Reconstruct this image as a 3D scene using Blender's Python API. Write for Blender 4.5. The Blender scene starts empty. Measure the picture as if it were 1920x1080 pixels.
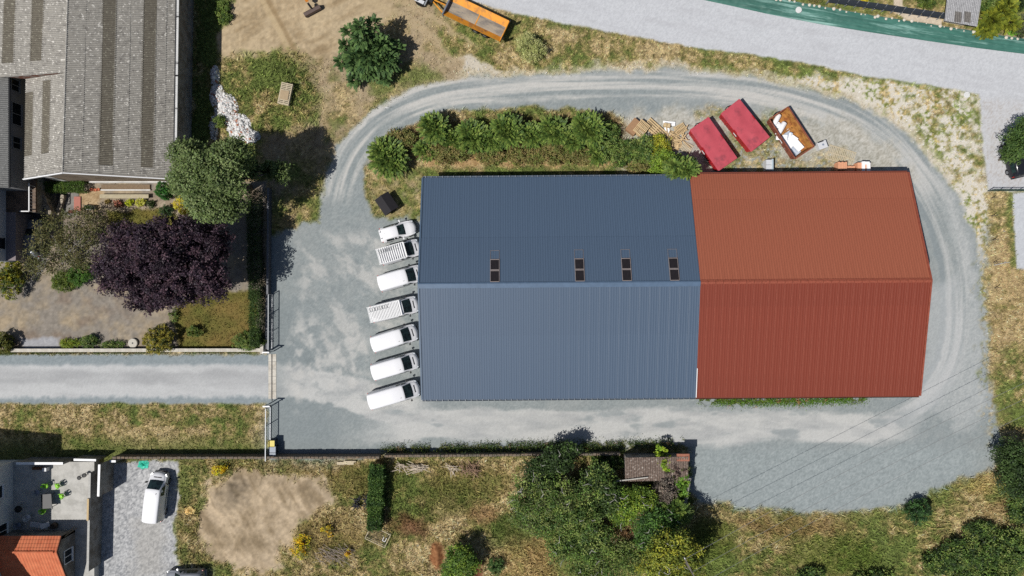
import bpy, math, random
import numpy as np
from mathutils import Vector, Matrix, Quaternion

# ------------------------------------------------------------------ camera, sky, sun
SC = bpy.context.scene
COL = SC.collection
H = 73.05                     # drone height above the yard
F = 1278.4                    # focal length in plan units (1920 wide plan)
cam_d = bpy.data.cameras.new('camera'); cam = bpy.data.objects.new('camera', cam_d); COL.objects.link(cam)
cam.location = (0, 0, H); cam.rotation_euler = (0, 0, 0)
cam_d.sensor_width = 36; cam_d.lens = F/1920*36; cam_d.clip_start = .5; cam_d.clip_end = 3000
SC.camera = cam
SHX, SHY = .57, .34           # shadow offset per metre of height
U = Vector((-SHX, -SHY, 1)).normalized()
w = bpy.data.worlds.new('World'); SC.world = w; w.use_nodes = True
nt = w.node_tree; nt.nodes.clear()
sky = nt.nodes.new('ShaderNodeTexSky'); sky.sky_type = 'NISHITA'; sky.sun_disc = False
sky.sun_elevation = math.asin(U.z); sky.sun_rotation = math.atan2(U.x, U.y)
bg = nt.nodes.new('ShaderNodeBackground'); bg.inputs[1].default_value = .055
wo = nt.nodes.new('ShaderNodeOutputWorld')
nt.links.new(sky.outputs[0], bg.inputs[0]); nt.links.new(bg.outputs[0], wo.inputs[0])
sd = bpy.data.lights.new('sun', 'SUN'); sd.energy = 4.6; sd.angle = math.radians(.53); sd.color = (1, .965, .91)
so = bpy.data.objects.new('sun', sd); COL.objects.link(so); so.rotation_euler = (-U).to_track_quat('-Z', 'Y').to_euler()
so.location = (-60, -40, 90)
SC.view_settings.view_transform = 'Standard'; SC.view_settings.look = 'None'
SC.view_settings.exposure = 0.0; SC.view_settings.gamma = 1
SC.render.engine = 'CYCLES'
SC.cycles.use_denoising = False
SC.cycles.max_bounces = 5; SC.cycles.diffuse_bounces = 3; SC.cycles.glossy_bounces = 2; SC.cycles.transmission_bounces = 3
KEXP = 1.42                   # sunlit picture value per unit of albedo

# ------------------------------------------------------------------ helpers
def lin(c): c = np.asarray(c, float)/255.; return np.where(c <= .04045, c/12.92, ((c+.055)/1.055)**2.4)
def alb(c): return tuple(float(v) for v in np.clip(lin(c)/KEXP, .003, .84))
def W(px, py, z=0.): k = (H-z)/F; return Vector(((px-960)*k, (540-py)*k, z))
def P(n, z=0.): return n*(H-z)/F          # plan length -> metres
RNG = np.random.default_rng(7)
R = random.Random(11)
MATS = {}
def mat(name, col, rough=.8, var=.18, scale=2.5, bump=0., metal=0., spec=.3, col2=None, scale2=.6, f2=(.45, .6), attr=None, transl=0., bscale=None, stretch=None, detail=4):
    if name in MATS: return MATS[name]
    m = bpy.data.materials.new(name); m.use_nodes = True; MATS[name] = m
    t = m.node_tree; b = t.nodes['Principled BSDF']; L = t.links
    b.inputs['Roughness'].default_value = rough; b.inputs['Metallic'].default_value = metal
    b.inputs['Specular IOR Level'].default_value = spec
    tc = t.nodes.new('ShaderNodeTexCoord'); src = tc.outputs['Object']
    if stretch:
        mp = t.nodes.new('ShaderNodeMapping'); mp.inputs['Scale'].default_value = stretch; L.new(src, mp.inputs[0]); src = mp.outputs[0]
    n = t.nodes.new('ShaderNodeTexNoise'); n.inputs['Scale'].default_value = scale; n.inputs['Detail'].default_value = detail; n.inputs['Roughness'].default_value = .65
    L.new(src, n.inputs['Vector'])
    if attr:
        a = t.nodes.new('ShaderNodeAttribute'); a.attribute_name = attr; base = a.outputs['Color']
    else:
        rgb = t.nodes.new('ShaderNodeRGB'); rgb.outputs[0].default_value = (*alb(col), 1); base = rgb.outputs[0]
    if col2 is not None:
        n2 = t.nodes.new('ShaderNodeTexNoise'); n2.inputs['Scale'].default_value = scale2; n2.inputs['Detail'].default_value = 6; n2.inputs['Roughness'].default_value = .7
        L.new(src, n2.inputs['Vector'])
        mr = t.nodes.new('ShaderNodeMapRange'); mr.inputs[1].default_value = f2[0]; mr.inputs[2].default_value = f2[1]; L.new(n2.outputs[0], mr.inputs[0])
        mx = t.nodes.new('ShaderNodeMix'); mx.data_type = 'RGBA'; L.new(mr.outputs[0], mx.inputs[0]); L.new(base, mx.inputs[6]); mx.inputs[7].default_value = (*alb(col2), 1); base = mx.outputs[2]
    mr = t.nodes.new('ShaderNodeMapRange'); mr.inputs[1].default_value = .3; mr.inputs[2].default_value = .7
    mr.inputs[3].default_value = 1-var; mr.inputs[4].default_value = 1+var; L.new(n.outputs[0], mr.inputs[0])
    vm = t.nodes.new('ShaderNodeVectorMath'); vm.operation = 'SCALE'; L.new(base, vm.inputs[0]); L.new(mr.outputs[0], vm.inputs['Scale'])
    L.new(vm.outputs[0], b.inputs['Base Color'])
    if bump:
        n3 = n
        if bscale:
            n3 = t.nodes.new('ShaderNodeTexNoise'); n3.inputs['Scale'].default_value = bscale; n3.inputs['Detail'].default_value = 3; L.new(src, n3.inputs['Vector'])
        bp = t.nodes.new('ShaderNodeBump'); bp.inputs['Strength'].default_value = bump; bp.inputs['Distance'].default_value = .05; L.new(n3.outputs[0], bp.inputs['Height']); L.new(bp.outputs[0], b.inputs['Normal'])
    if transl:
        tr = t.nodes.new('ShaderNodeBsdfTranslucent'); L.new(vm.outputs[0], tr.inputs[0]); ms = t.nodes.new('ShaderNodeMixShader'); ms.inputs[0].default_value = transl
        L.new(b.outputs[0], ms.inputs[1]); L.new(tr.outputs[0], ms.inputs[2]); L.new(ms.outputs[0], t.nodes['Material Output'].inputs[0])
    return m

class MB:
    def __init__(s): s.v = []; s.f = []; s.mi = []
    def add(s, vs, fs, mi=0):
        o = len(s.v); s.v += [tuple(v) for v in vs]; s.f += [tuple(i+o for i in f) for f in fs]; s.mi += [mi]*len(fs); return s
    def box(s, x, y, z, sx, sy, sz, rz=0., mi=0, tilt=None):
        hx, hy, hz = sx/2, sy/2, sz/2; c, n = math.cos(rz), math.sin(rz); vs = []
        for a, b, d in ((-1,-1,-1),(1,-1,-1),(1,1,-1),(-1,1,-1),(-1,-1,1),(1,-1,1),(1,1,1),(-1,1,1)):
            q = Vector((a*hx, b*hy, d*hz))
            if tilt: q = tilt @ q
            vs.append((x+q.x*c-q.y*n, y+q.x*n+q.y*c, z+q.z))
        return s.add(vs, [(0,3,2,1),(4,5,6,7),(0,1,5,4),(1,2,6,5),(2,3,7,6),(3,0,4,7)], mi)
    def prism(s, pts, z0, z1, mi=0):
        n = len(pts)
        ar = sum(pts[i][0]*pts[(i+1) % n][1]-pts[(i+1) % n][0]*pts[i][1] for i in range(n))
        if ar < 0: pts = pts[::-1]
        vs = [(p[0], p[1], z0) for p in pts]+[(p[0], p[1], z1) for p in pts]
        return s.add(vs, [tuple(range(n-1, -1, -1)), tuple(range(n, 2*n))]+[(i, (i+1) % n, n+(i+1) % n, n+i) for i in range(n)], mi)
    def tube(s, pts, rs, n=6, mi=0, cap=True):
        pts = [Vector(p) for p in pts]
        if not hasattr(rs, '__len__'): rs = [rs]*len(pts)
        o = []; 
        for i, p in enumerate(pts):
            d = (pts[min(i+1, len(pts)-1)]-pts[max(i-1, 0)]).normalized()
            a = d.cross(Vector((0, 0, 1)) if abs(d.z) < .9 else Vector((1, 0, 0))).normalized(); b = d.cross(a)
            o += [p+(a*math.cos(2*math.pi*k/n)+b*math.sin(2*math.pi*k/n))*rs[i] for k in range(n)]
        fs = [(i*n+k, i*n+(k+1) % n, (i+1)*n+(k+1) % n, (i+1)*n+k) for i in range(len(pts)-1) for k in range(n)]
        if cap: fs += [tuple(range(n-1, -1, -1)), tuple(range((len(pts)-1)*n, len(pts)*n))]
        return s.add(o, fs, mi)
    def beam(s, p, q, wd, ht, mi=0):
        p, q = Vector(p), Vector(q); d = q-p; L = d.length; rot = d.to_track_quat('X', 'Z').to_matrix()
        m = (p+q)/2; vs = []
        for a, b, c in ((-1,-1,-1),(1,-1,-1),(1,1,-1),(-1,1,-1),(-1,-1,1),(1,-1,1),(1,1,1),(-1,1,1)):
            vs.append(m+rot @ Vector((a*L/2, b*wd/2, c*ht/2)))
        return s.add(vs, [(0,3,2,1),(4,5,6,7),(0,1,5,4),(1,2,6,5),(2,3,7,6),(3,0,4,7)], mi)
    def lathe(s, prof, n=16, x=0, y=0, z=0, mi=0):
        vs = [(x+r*math.cos(2*math.pi*k/n), y+r*math.sin(2*math.pi*k/n), z+h) for r, h in prof for k in range(n)]
        fs = [(i*n+k, i*n+(k+1) % n, (i+1)*n+(k+1) % n, (i+1)*n+k) for i in range(len(prof)-1) for k in range(n)]
        fs += [tuple(range(n-1, -1, -1)), tuple(range((len(prof)-1)*n, len(prof)*n))]
        return s.add(vs, fs, mi)
    def mesh(s, name, mats, smooth=False):
        m = bpy.data.meshes.new(name); m.from_pydata(s.v, [], s.f)
        for x in (mats if isinstance(mats, (list, tuple)) else [mats]): m.materials.append(x)
        if any(s.mi): m.polygons.foreach_set('material_index', s.mi)
        if smooth: m.polygons.foreach_set('use_smooth', [True]*len(s.f))
        m.update(); return m
def obj(name, data, parent=None, loc=(0,0,0), rot=(0,0,0)):
    o = bpy.data.objects.new(name, data); COL.objects.link(o); o.location = loc; o.rotation_euler = rot
    if parent is not None: o.parent = parent
    return o
def part(name, mb, mats, parent, smooth=False, loc=(0,0,0), rot=(0,0,0), kind=None, label=None):
    o = obj(name, mb.mesh(name, mats, smooth), parent, loc, rot)
    if kind: o['kind'] = kind
    if label: o['label'] = label
    return o
def tag(o, label, cat, group=None):
    o['label'] = label; o['category'] = cat
    if group: o['group'] = group
    return o
def thing(name, label, cat, loc=(0,0,0), rz=0., group=None):
    o = bpy.data.objects.new(name, None); COL.objects.link(o); o.location = loc; o.rotation_euler = (0, 0, rz); o.empty_display_size = .2
    return tag(o, label, cat, group)
def npmesh(name, V, Fq, cols=None, mats=None, smooth=False):
    """mesh from numpy arrays; Fq is (n,3) or (n,4)"""
    k = Fq.shape[1]; m = bpy.data.meshes.new(name)
    m.vertices.add(len(V)); m.vertices.foreach_set('co', np.ascontiguousarray(V, np.float32).ravel())
    m.loops.add(Fq.size); m.loops.foreach_set('vertex_index', np.ascontiguousarray(Fq, np.int32).ravel())
    m.polygons.add(len(Fq)); m.polygons.foreach_set('loop_start', np.arange(0, Fq.size, k, dtype=np.int32))
    if smooth: m.polygons.foreach_set('use_smooth', np.ones(len(Fq), bool))
    if cols is not None:
        a = m.color_attributes.new('Col', 'FLOAT_COLOR', 'POINT'); c4 = np.ones((len(V), 4), np.float32); c4[:, :3] = cols
        a.data.foreach_set('color', c4.ravel())
    for x in (mats if isinstance(mats, (list, tuple)) else [mats]): m.materials.append(x)
    m.update(calc_edges=True); return m

# ------------------------------------------------------------------ noise
def vnoise(x, y, seed):
    g = np.random.default_rng(seed).random((256, 256)).astype(np.float32)
    xi = np.floor(x).astype(int); yi = np.floor(y).astype(int); fx = x-xi; fy = y-yi
    fx = fx*fx*(3-2*fx); fy = fy*fy*(3-2*fy); a = xi & 255; b = yi & 255; a1 = (xi+1) & 255; b1 = (yi+1) & 255
    return (g[b, a]*(1-fx)+g[b, a1]*fx)*(1-fy)+(g[b1, a]*(1-fx)+g[b1, a1]*fx)*fy
def fbm(x, y, scale, octv=4, seed=1, rough=.55):
    s = 0; a = 1; t = 0; sc = 1./scale
    for i in range(octv):
        s = s+a*vnoise(x*sc+31.7*i, y*sc+17.3*i, seed+i); t += a; a *= rough; sc *= 2.03
    return s/t
def sstep(a, b, x): t = np.clip((x-a)/(b-a), 0, 1); return t*t*(3-2*t)

# ------------------------------------------------------------------ ground: colour field over the plan
GS = 2.3
gx = np.arange(-80, 2002, GS); gy = np.arange(-70, 1152, GS)
PX, PY = np.meshgrid(gx, gy); SHP = PX.shape
PX = PX.astype(np.float32); PY = PY.astype(np.float32)
WX = PX+(fbm(PX, PY, 26, 3, 91)-.5)*26+(fbm(PX, PY, 7, 2, 95)-.5)*9
WY = PY+(fbm(PX, PY, 26, 3, 191)-.5)*26+(fbm(PX, PY, 7, 2, 195)-.5)*9
def pdist(poly, warp=1., closed=True):
    """signed distance to a polygon (inside > 0) in plan units, ragged by noise"""
    p = np.array(poly, float); x = PX+(WX-PX)*warp; y = PY+(WY-PY)*warp
    mg = 60; x0, x1, y0, y1 = p[:, 0].min()-mg, p[:, 0].max()+mg, p[:, 1].min()-mg, p[:, 1].max()+mg
    j0, j1 = np.searchsorted(gx, [x0, x1]); i0, i1 = np.searchsorted(gy, [y0, y1])
    out = np.full(SHP, -99., np.float32)
    if j1 <= j0 or i1 <= i0: return out
    xs = x[i0:i1, j0:j1]; ys = y[i0:i1, j0:j1]; d = np.full(xs.shape, 1e9, np.float32); ins = np.zeros(xs.shape, bool); n = len(p)
    for i in range(n if closed else n-1):
        ax, ay = p[i]; bx, by = p[(i+1) % n]; ex, ey = bx-ax, by-ay
        t = np.clip(((xs-ax)*ex+(ys-ay)*ey)/(ex*ex+ey*ey+1e-9), 0, 1)
        d = np.minimum(d, (xs-ax-t*ex)**2+(ys-ay-t*ey)**2)
        if closed and ay != by:
            c = ((ay > ys) != (by > ys)) & (xs < (bx-ax)*(ys-ay)/(by-ay)+ax); ins ^= c
    d = np.sqrt(d); out[i0:i1, j0:j1] = np.where(ins, d, -d) if closed else -d
    return out
def path_coords(pl):
    """signed offset and arc length along a polyline, for wheel-track streaks"""
    p = np.array(pl, float); best = np.full(SHP, 1e9, np.float32); so_ = np.zeros(SHP, np.float32); ss = np.zeros(SHP, np.float32); acc = 0
    for i in range(len(p)-1):
        a, b = p[i], p[i+1]; e = b-a; L = np.hypot(*e); u = e/L
        t = np.clip((PX-a[0])*u[0]+(PY-a[1])*u[1], 0, L); dx = PX-a[0]-t*u[0]; dy = PY-a[1]-t*u[1]; d = dx*dx+dy*dy
        m = d < best; best[m] = d[m]; sg = np.sign(u[0]*dy-u[1]*dx); so_[m] = (np.sqrt(d)*sg)[m]; ss[m] = (acc+t)[m]; acc += L
    return so_, ss
def smooth_path(pl, n=6):
    p = [np.array(q, float) for q in pl]; o = []
    for i in range(len(p)-1):
        p0, p1, p2, p3 = p[max(i-1, 0)], p[i], p[i+1], p[min(i+2, len(p)-1)]
        for k in range(n):
            t = k/n; o.append(.5*((2*p1)+(-p0+p2)*t+(2*p0-5*p1+4*p2-p3)*t*t+(-p0+3*p1-3*p2+p3)*t**3))
    o.append(p[-1]); return o
N1 = fbm(PX, PY, 150, 4, 3); N2 = fbm(PX, PY, 46, 4, 13); N3 = fbm(PX, PY, 14, 4, 23); N4 = fbm(PX, PY, 5, 3, 33); NG = RNG.random(SHP).astype(np.float32)
def c3(*c): return np.array(c, np.float32)
def mixc(a, b, t): return a*(1-t[..., None])+b*t[..., None]
DRY, STRAW, OLIVE, GREEN, DKG = c3(168,148,108), c3(198,178,136), c3(138,130,82), c3(108,120,64), c3(76,90,46)
def grass(dry=.5, sd_=0):
    """patchy meadow colour: dry 0..1"""
    a = fbm(PX, PY, 70, 4, 300+sd_); b = fbm(PX, PY, 18, 4, 320+sd_); c = fbm(PX, PY, 6, 3, 340+sd_)
    t = np.clip((a-.5)*2.2+(b-.5)*1.6+(c-.5)*1.2+dry, 0, 1)
    C = mixc(np.broadcast_to(GREEN, SHP+(3,)), np.broadcast_to(OLIVE, SHP+(3,)), np.clip(t*2.2, 0, 1))
    C = mixc(C, np.broadcast_to(DRY, SHP+(3,)), np.clip(t*2-.8, 0, 1)); C = mixc(C, np.broadcast_to(STRAW, SHP+(3,)), np.clip(t*3-2.2, 0, 1)*.7)
    return C*(.62+.76*(.55*c+.45*NG))[..., None]
C = grass(.45); G = np.full(SHP, .8, np.float32); RID = np.zeros(SHP, np.int8); ZD = np.zeros(SHP, np.float32)
def lay(m, col, g=None, rid=None):
    global C, G
    col = np.asarray(col, np.float32)
    if col.ndim == 1: col = np.broadcast_to(col, SHP+(3,))
    C = mixc(C, col, m)
    if g is not None: G = G*(1-m)+g*m
    if rid is not None: RID[m > .5] = rid
def region(poly, col, feather=3., warp=1., g=None, rid=None, amt=1.):
    m = sstep(-feather, feather, pdist(poly, warp))*amt; lay(m, col, g, rid); return m
def ell(cx, cy, rx, ry, n=14): return [(cx+rx*math.cos(2*math.pi*k/n), cy+ry*math.sin(2*math.pi*k/n)) for k in range(n)]
def spk(base, dark, light, sc=4, amt=1., seed=500):
    a = fbm(PX, PY, sc, 2, seed); t = np.clip((a-.5)*2.4*amt+(NG-.5)*1.3*amt, -1, 1)
    b = np.broadcast_to(c3(*base), SHP+(3,)); return mixc(mixc(b, np.broadcast_to(c3(*light), SHP+(3,)), np.clip(t, 0, 1)), np.broadcast_to(c3(*dark), SHP+(3,)), np.clip(-t, 0, 1))

# meadows
region([(330,862),(1300,850),(1300,960),(1920,930),(2010,900),(2010,1160),(330,1160)], grass(.58, 5), 6, g=1., rid=1)
region([(1280,965),(1400,960),(1560,975),(1700,960),(1830,890),(2010,880),(2010,1160),(1280,1160)], grass(.28, 9), 25, 1.5, g=1.)
for e, c_, a_ in [((1330,1010,60,30),(92,104,46),.7),((1560,1040,90,40),(88,104,42),.6),((1480,985,110,16),(140,116,76),.7),((1850,905,50,14),(170,150,95),.7),((1880,950,40,18),(140,118,80),.6),
                  ((905,960,26,22),(158,128,92),.8),((960,1000,50,40),(84,100,48),.6),((760,980,26,20),(120,84,62),.7),((790,990,22,14),(112,78,58),.6),((560,900,40,30),(146,126,82),.6),
                  ((650,900,46,34),(150,128,84),.6),((620,1010,70,40),(128,112,66),.5),((980,1050,60,40),(176,150,104),.6),((1020,1040,40,50),(160,134,92),.5),((880,900,80,30),(140,124,78),.5),((840,930,60,40),(100,104,54),.5),((700,900,60,30),(92,100,48),.4)]:
    region(ell(*e), np.clip(c3(*c_)*(0.8+.4*N4)[..., None], 0, 255), 14, 1.5, amt=a_)
region(ell(820,1043,12,27), spk((152,104,70),(120,78,50),(172,124,86)), 4, .5, g=.05); ZD += sstep(0, 12, pdist(ell(820,1043,13,28), .4))*.4
region(ell(893,1068,10,22), spk((120,78,58),(96,60,44),(140,96,72)), 5, .6, g=.1)
# mown strip south of the drive
region([(-90,757),(500,750),(500,862),(-90,862)], mixc(grass(.78, 21), np.broadcast_to(GREEN*.95, SHP+(3,)), sstep(805, 850, PY)*(.4+.6*N2)), 3, .5, g=1., rid=1)
# excavated field, tan
TR = fbm((PX*.9-PY*.45)/7, (PY*.9+PX*.45), 9, 4, 57); TR2 = fbm((PX*.5+PY*.85)/6, (PY*.5-PX*.85), 8, 3, 59)
tan = mixc(np.broadcast_to(c3(198,178,146), SHP+(3,)), np.broadcast_to(c3(160,139,108), SHP+(3,)), np.clip((N2-.42)*1.6+(TR-.48)*1.7+(N3-.5)*.8, 0, 1))*(.87+.26*N4)[..., None]
region([(560,-80),(820,-80),(850,90),(930,130),(800,160),(700,190),(640,300),(600,330),(560,300),(560,240),(600,180),(560,120)], mixc(tan*.9, grass(.6, 31), np.clip((N2-.42)*3, 0, 1)), 16, 1.6, g=.35)
region([(405,-80),(720,-80),(745,20),(700,50),(660,65),(640,95),(600,118),(560,104),(490,100),(450,118),(405,116),(408,60)], tan, 6, 1., g=.0, rid=4)
so1, s1 = path_coords([(480,-40),(535,60),(560,110)]); lay(sstep(7, 2, abs(so1))*.5, (150,126,92)); lay(sstep(7, 3, abs(so1-9))*.6, (206,184,146))
region([(415,122),(520,100),(575,120),(600,170),(590,240),(470,245),(440,200),(415,170)], grass(.2, 41), 18, 2., g=1.)
ZD += sstep(0, 60, pdist([(415,122),(520,100),(575,120),(600,170),(590,240),(470,245),(440,200),(415,170)], .6))*.6
region([(690,150),(740,120),(800,120),(825,150),(760,165),(700,190)], grass(.2, 43), 10, 1.2, g=1., amt=.8)
for pl in ([(690,0),(800,60),(860,105),(935,135)], [(720,-20),(830,50),(900,100),(950,130)]):
    so1, s1 = path_coords(smooth_path(pl)); lay(sstep(13, 4, abs(so1)+(N3-.5)*18)*.75, (192,172,138), .1)
region([(865,108),(900,112),(945,132),(900,145),(870,140)], (222,216,204), 8, 1.6, g=.1, amt=.75)
region([(480,245),(600,245),(620,330),(560,420),(520,420),(500,330)], mixc(tan*.85, grass(.5, 45), np.clip((N2-.45)*4, 0, 1)), 10, 1.4, g=.4)
region([(560,330),(600,330),(600,420),(560,430)], grass(.3, 46), 12, 1.4, g=.9, amt=.8)
region([(800,40),(900,90),(960,60),(1040,48),(1300,92),(1440,110),(1560,135),(1480,150),(1380,135),(1200,128),(1050,132),(960,135),(930,125),(850,100)], grass(.42, 47), 8, 1.2, g=1., rid=1)
# light stony verge east of the loop
chalk = mixc(np.broadcast_to(c3(226,219,205), SHP+(3,)), grass(.3, 51)*1.12, np.clip((N2-.53)*4+(N3-.5)*2+(N4-.5)*5+(NG-.5)*.9, 0, 1))
region([(1450,140),(1560,140),(1700,155),(1838,180),(1845,350),(1850,480),(1850,700),(1872,830),(1800,800),(1800,560),(1790,400),(1700,260),(1620,200),(1540,170)], chalk, 7, 1.2, g=.22, rid=1)
region([(1700,190),(1800,165),(1836,190),(1845,340),(1800,350),(1760,300),(1700,240)], mixc(chalk, grass(.3, 52), np.clip((N3-.42)*4, 0, 1)), 14, 1.5, g=.4)
region([(1845,360),(1990,360),(1990,720),(1940,900),(1870,820),(1850,700),(1850,480)], mixc(grass(.85, 53), np.broadcast_to(c3(178,150,110), SHP+(3,)), np.clip((N2-.4)*2, 0, 1)*.6), 7, 1.2, g=1., rid=1)
region([(1855,680),(1920,640),(1990,640),(1990,860),(1890,830)], grass(.35, 54), 14, 1.4, g=1.)
region([(1886,360),(1908,360),(1908,500),(1896,500)], grass(.1, 55), 5, .8, g=1., amt=.85)
# loop road and yard
LOOP = smooth_path([(612,430),(622,365),(638,312),(664,266),(704,224),(760,192),(830,170),(920,160),(1040,153),(1160,150),(1280,152),(1400,162),(1500,184),(1590,216),(1660,262),(1712,320),(1756,392),(1782,462),(1794,540),(1794,620),(1778,690),(1738,746),(1670,786),(1580,806),(1450,810),(1250,800),(1000,792),(830,782),(700,745),(600,716),(500,708),(-100,708)], 4)
LO, LS = path_coords(LOOP)
streak = fbm(LO*1.0, LS/26., 7, 4, 61); streak2 = fbm(LO, LS/70., 14, 3, 67)
gravel = spk((152,160,161),(138,146,148),(172,177,176), 5, .45, 71)
gravel = mixc(gravel, np.broadcast_to(c3(172,175,173), SHP+(3,)), np.clip((N1-.45)*2+(N3-.5)*1.2, 0, 1)*.5)
OUT = [(500,440),(560,425),(596,418),(604,360),(614,318),(636,272),(662,240),(690,214),(730,188),(782,164),(850,149),(960,141),(1080,134),(1200,130),(1300,132),(1400,143),(1480,158),(1560,180),(1640,212),(1700,252),(1744,300),(1794,368),(1826,440),(1842,520),(1846,640),(1858,740),(1872,820),(1868,872),(1806,894),(1744,924),(1680,950),(1600,962),(1500,958),(1400,952),(1316,938),(1294,920),(1296,838),(1100,842),(900,846),(760,850),(640,856),(500,858)]
dO = pdist(OUT, 1.1); lay(sstep(-20, -5, dO)*sstep(6, 0, dO)*sstep(800, 900, PX)*sstep(380, 300, PY)*.75, spk((214,204,184),(180,166,138),(228,220,204), 5, .8, 69), .2)
m = region(OUT, gravel, 6, .8, g=.02, rid=2)
region([(500,560),(560,560),(640,700),(640,858),(500,858)], spk((143,152,154),(132,141,144),(154,162,164), 5, .35, 73), 30, 1, amt=.8)
region([(1296,842),(1700,835),(1868,850),(1800,894),(1680,950),(1500,958),(1310,938)], spk((160,169,170),(140,149,150),(180,187,187), 4, .55, 75), 14, 1, amt=.85)
lt = np.clip((streak-.40)*3.6, 0, 1)*sstep(44, 24, abs(LO)+(N3-.5)*16)
lt = np.maximum(lt, np.clip((streak-.3)*3, 0, 1)*np.maximum(sstep(9, 3, abs(LO-13)), sstep(9, 3, abs(LO+14)))*.95)
lt *= sstep(-6, 4, pdist(OUT, .5)); lt *= sstep(60, 10, np.hypot(PX-640, PY-520)-120) if False else 1
lay(lt*.95*sstep(395, 350, PY)+lt*0, (210,208,203))
rt = sstep(1640, 1720, PX)*sstep(40, 16, abs(LO)); lay(rt*np.clip((streak-.35)*3, 0, 1)*.8, (206,206,204))
lay(sstep(8, 3, abs(LO-26+(N3-.5)*10))*sstep(1650, 1720, PX)*.7, (138,148,152)); lay(sstep(7, 3, abs(LO+2+(N3-.5)*12))*np.clip((streak2-.4)*3, 0, 1)*sstep(480, 380, PY)*.8, (150,157,158))
# broad pale lane along the south front and the drive
NW = fbm(PX/4.5, PY, 20, 4, 81)
lane = sstep(764, 776, PY+(NW-.5)*30+(N4-.5)*6)*sstep(838, 822, PY+(NW-.5)*34+(N4-.5)*6)*sstep(640, 760, PX+(N2-.5)*60)*sstep(1740, 1660, PX)
lane = np.maximum(lane, sstep(34, 26, abs(LO+6)+(N3-.5)*20)*sstep(480, 560, PX)*sstep(830, 760, PX)*(PY > 660))
PALE = mixc(np.broadcast_to(c3(206,206,203), SHP+(3,)), np.broadcast_to(c3(178,180,180), SHP+(3,)), np.clip((fbm(PX/3.5, PY, 16, 4, 83)-.42)*2.6, 0, 1))
lay(lane*.92, PALE)
region([(1750,330),(1790,370),(1836,520),(1846,660),(1860,780),(1800,800),(1760,770),(1800,680),(1808,560),(1790,440)], spk((198,200,199),(178,182,182),(212,212,209), 6, .6, 79), 18, 1.2, amt=.6)
region([(1838,420),(1850,420),(1852,700),(1872,830),(1860,830),(1842,700)], mixc(gravel, grass(.4, 58), np.clip((N4-.46)*6, 0, 1)), 12, 1.6, g=.3, amt=.8)
region([(1738,540),(1790,520),(1806,600),(1800,700),(1750,772),(1680,800),(1660,790),(1715,752),(1730,660)], (200,202,203), 16, .8, amt=.55)
pat = np.clip((fbm(PX/2.6, PY, 22, 4, 87)-.60)*9, 0, 1)*lane*sstep(600, 700, PX); lay(pat*.7, (150,158,160))
YD = fbm((PX*.75+PY*.66)/1.5, (PY*.75-PX*.66)/.8, 26, 5, 89, .62); yardp = np.clip((YD-.48)*5.5, 0, 1)*sstep(424, 450, PY)*sstep(720, 690, PY)*sstep(540, 580, PX)*sstep(800, 720, PX); lay(yardp*.72, (202,201,197)); lay(np.clip((fbm(PX, PY, 16, 4, 93, .65)-.58)*8, 0, 1)*sstep(424, 450, PY)*sstep(760, 720, PY)*sstep(530, 570, PX)*sstep(800, 740, PX)*.35, (130,139,142))
yl = np.clip((fbm(PX, PY, 20, 4, 97)-.52)*6, 0, 1)*sstep(560, 620, PY)*sstep(790, 740, PY)*sstep(520, 560, PX)*sstep(720, 650, PX); lay(yl*.75, (206,205,201))
# drive to the west
region([(-90,662),(250,660),(505,659),(505,757),(-90,757)], spk((150,160,164),(138,148,153),(166,174,177), 5, .4, 99), 3, .35, g=.02, rid=3)
dl = sstep(680, 688, PY+(N3-.5)*8)*sstep(750, 740, PY+(N3-.5)*14+(N4-.5)*6)*sstep(512, 500, PX)
lay(dl*.95, mixc(np.broadcast_to(c3(206,207,207), SHP+(3,)), np.broadcast_to(c3(180,181,182), SHP+(3,)), np.clip(sstep(20, 6, abs(PY-708+(N2-.5)*16))*.8+(fbm(PX/5, PY, 14, 3, 101)-.5)*1.2, 0, 1)))
lay(sstep(668, 661, PY+(N3-.5)*10)*(PX < 500)*(PY > 650)*.8, grass(.6, 57), .6)
# island north of the halls
ISL = [(694,400),(682,360),(680,326),(696,288),(722,258),(786,226),(830,208),(900,201),(1000,199),(1080,206),(1140,214),(1180,226),(1200,270),(1260,300),(1300,340),(1300,420),(800,420),(770,404),(730,412)]
region(ISL, grass(.62, 61), 5, .7, g=.9, rid=1)
region([(700,270),(800,225),(1150,225),(1230,280),(1230,296),(800,300)], mixc(np.broadcast_to(c3(104,84,56), SHP+(3,)), np.broadcast_to(OLIVE, SHP+(3,)), np.clip((N3-.4)*2, 0, 1)), 10, 1, g=.9, amt=.8)
region([(780,292),(1240,288),(1300,306),(1300,316),(900,308),(800,312)], mixc(np.broadcast_to(c3(198,168,124), SHP+(3,)), np.broadcast_to(c3(160,132,92), SHP+(3,)), np.clip(N4*1.6-.4, 0, 1)), 4, .8, g=.6)
region([(790,314),(1300,316),(1300,345),(790,345)], grass(.15, 63), 5, .8, g=1.)
region([(690,330),(790,320),(790,410),(700,404)], mixc(grass(.7, 65), np.broadcast_to(c3(176,160,130), SHP+(3,)), np.clip((N3-.5)*3, 0, 1)), 6, 1, g=.5, amt=.8)
region([(1160,212),(1330,204),(1480,214),(1600,232),(1680,280),(1715,330),(1160,345),(1170,260)], spk((196,192,180),(160,155,140),(218,214,205), 5, .7, 105), 16, 1.3, g=.08, amt=.85)
for e, dd in [((1400,290,60,40),.25),((1440,250,24,36),.3),((1340,215,30,14),.5),((1470,310,60,20),.5),((1560,300,30,20),.6),((1360,310,30,12),.2)]:
    region(ell(*e), mixc(grass(dd, 67), gravel, np.clip((N4-.5)*4, 0, 1)), 12, 1.4, g=.7, amt=.75)
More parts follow.
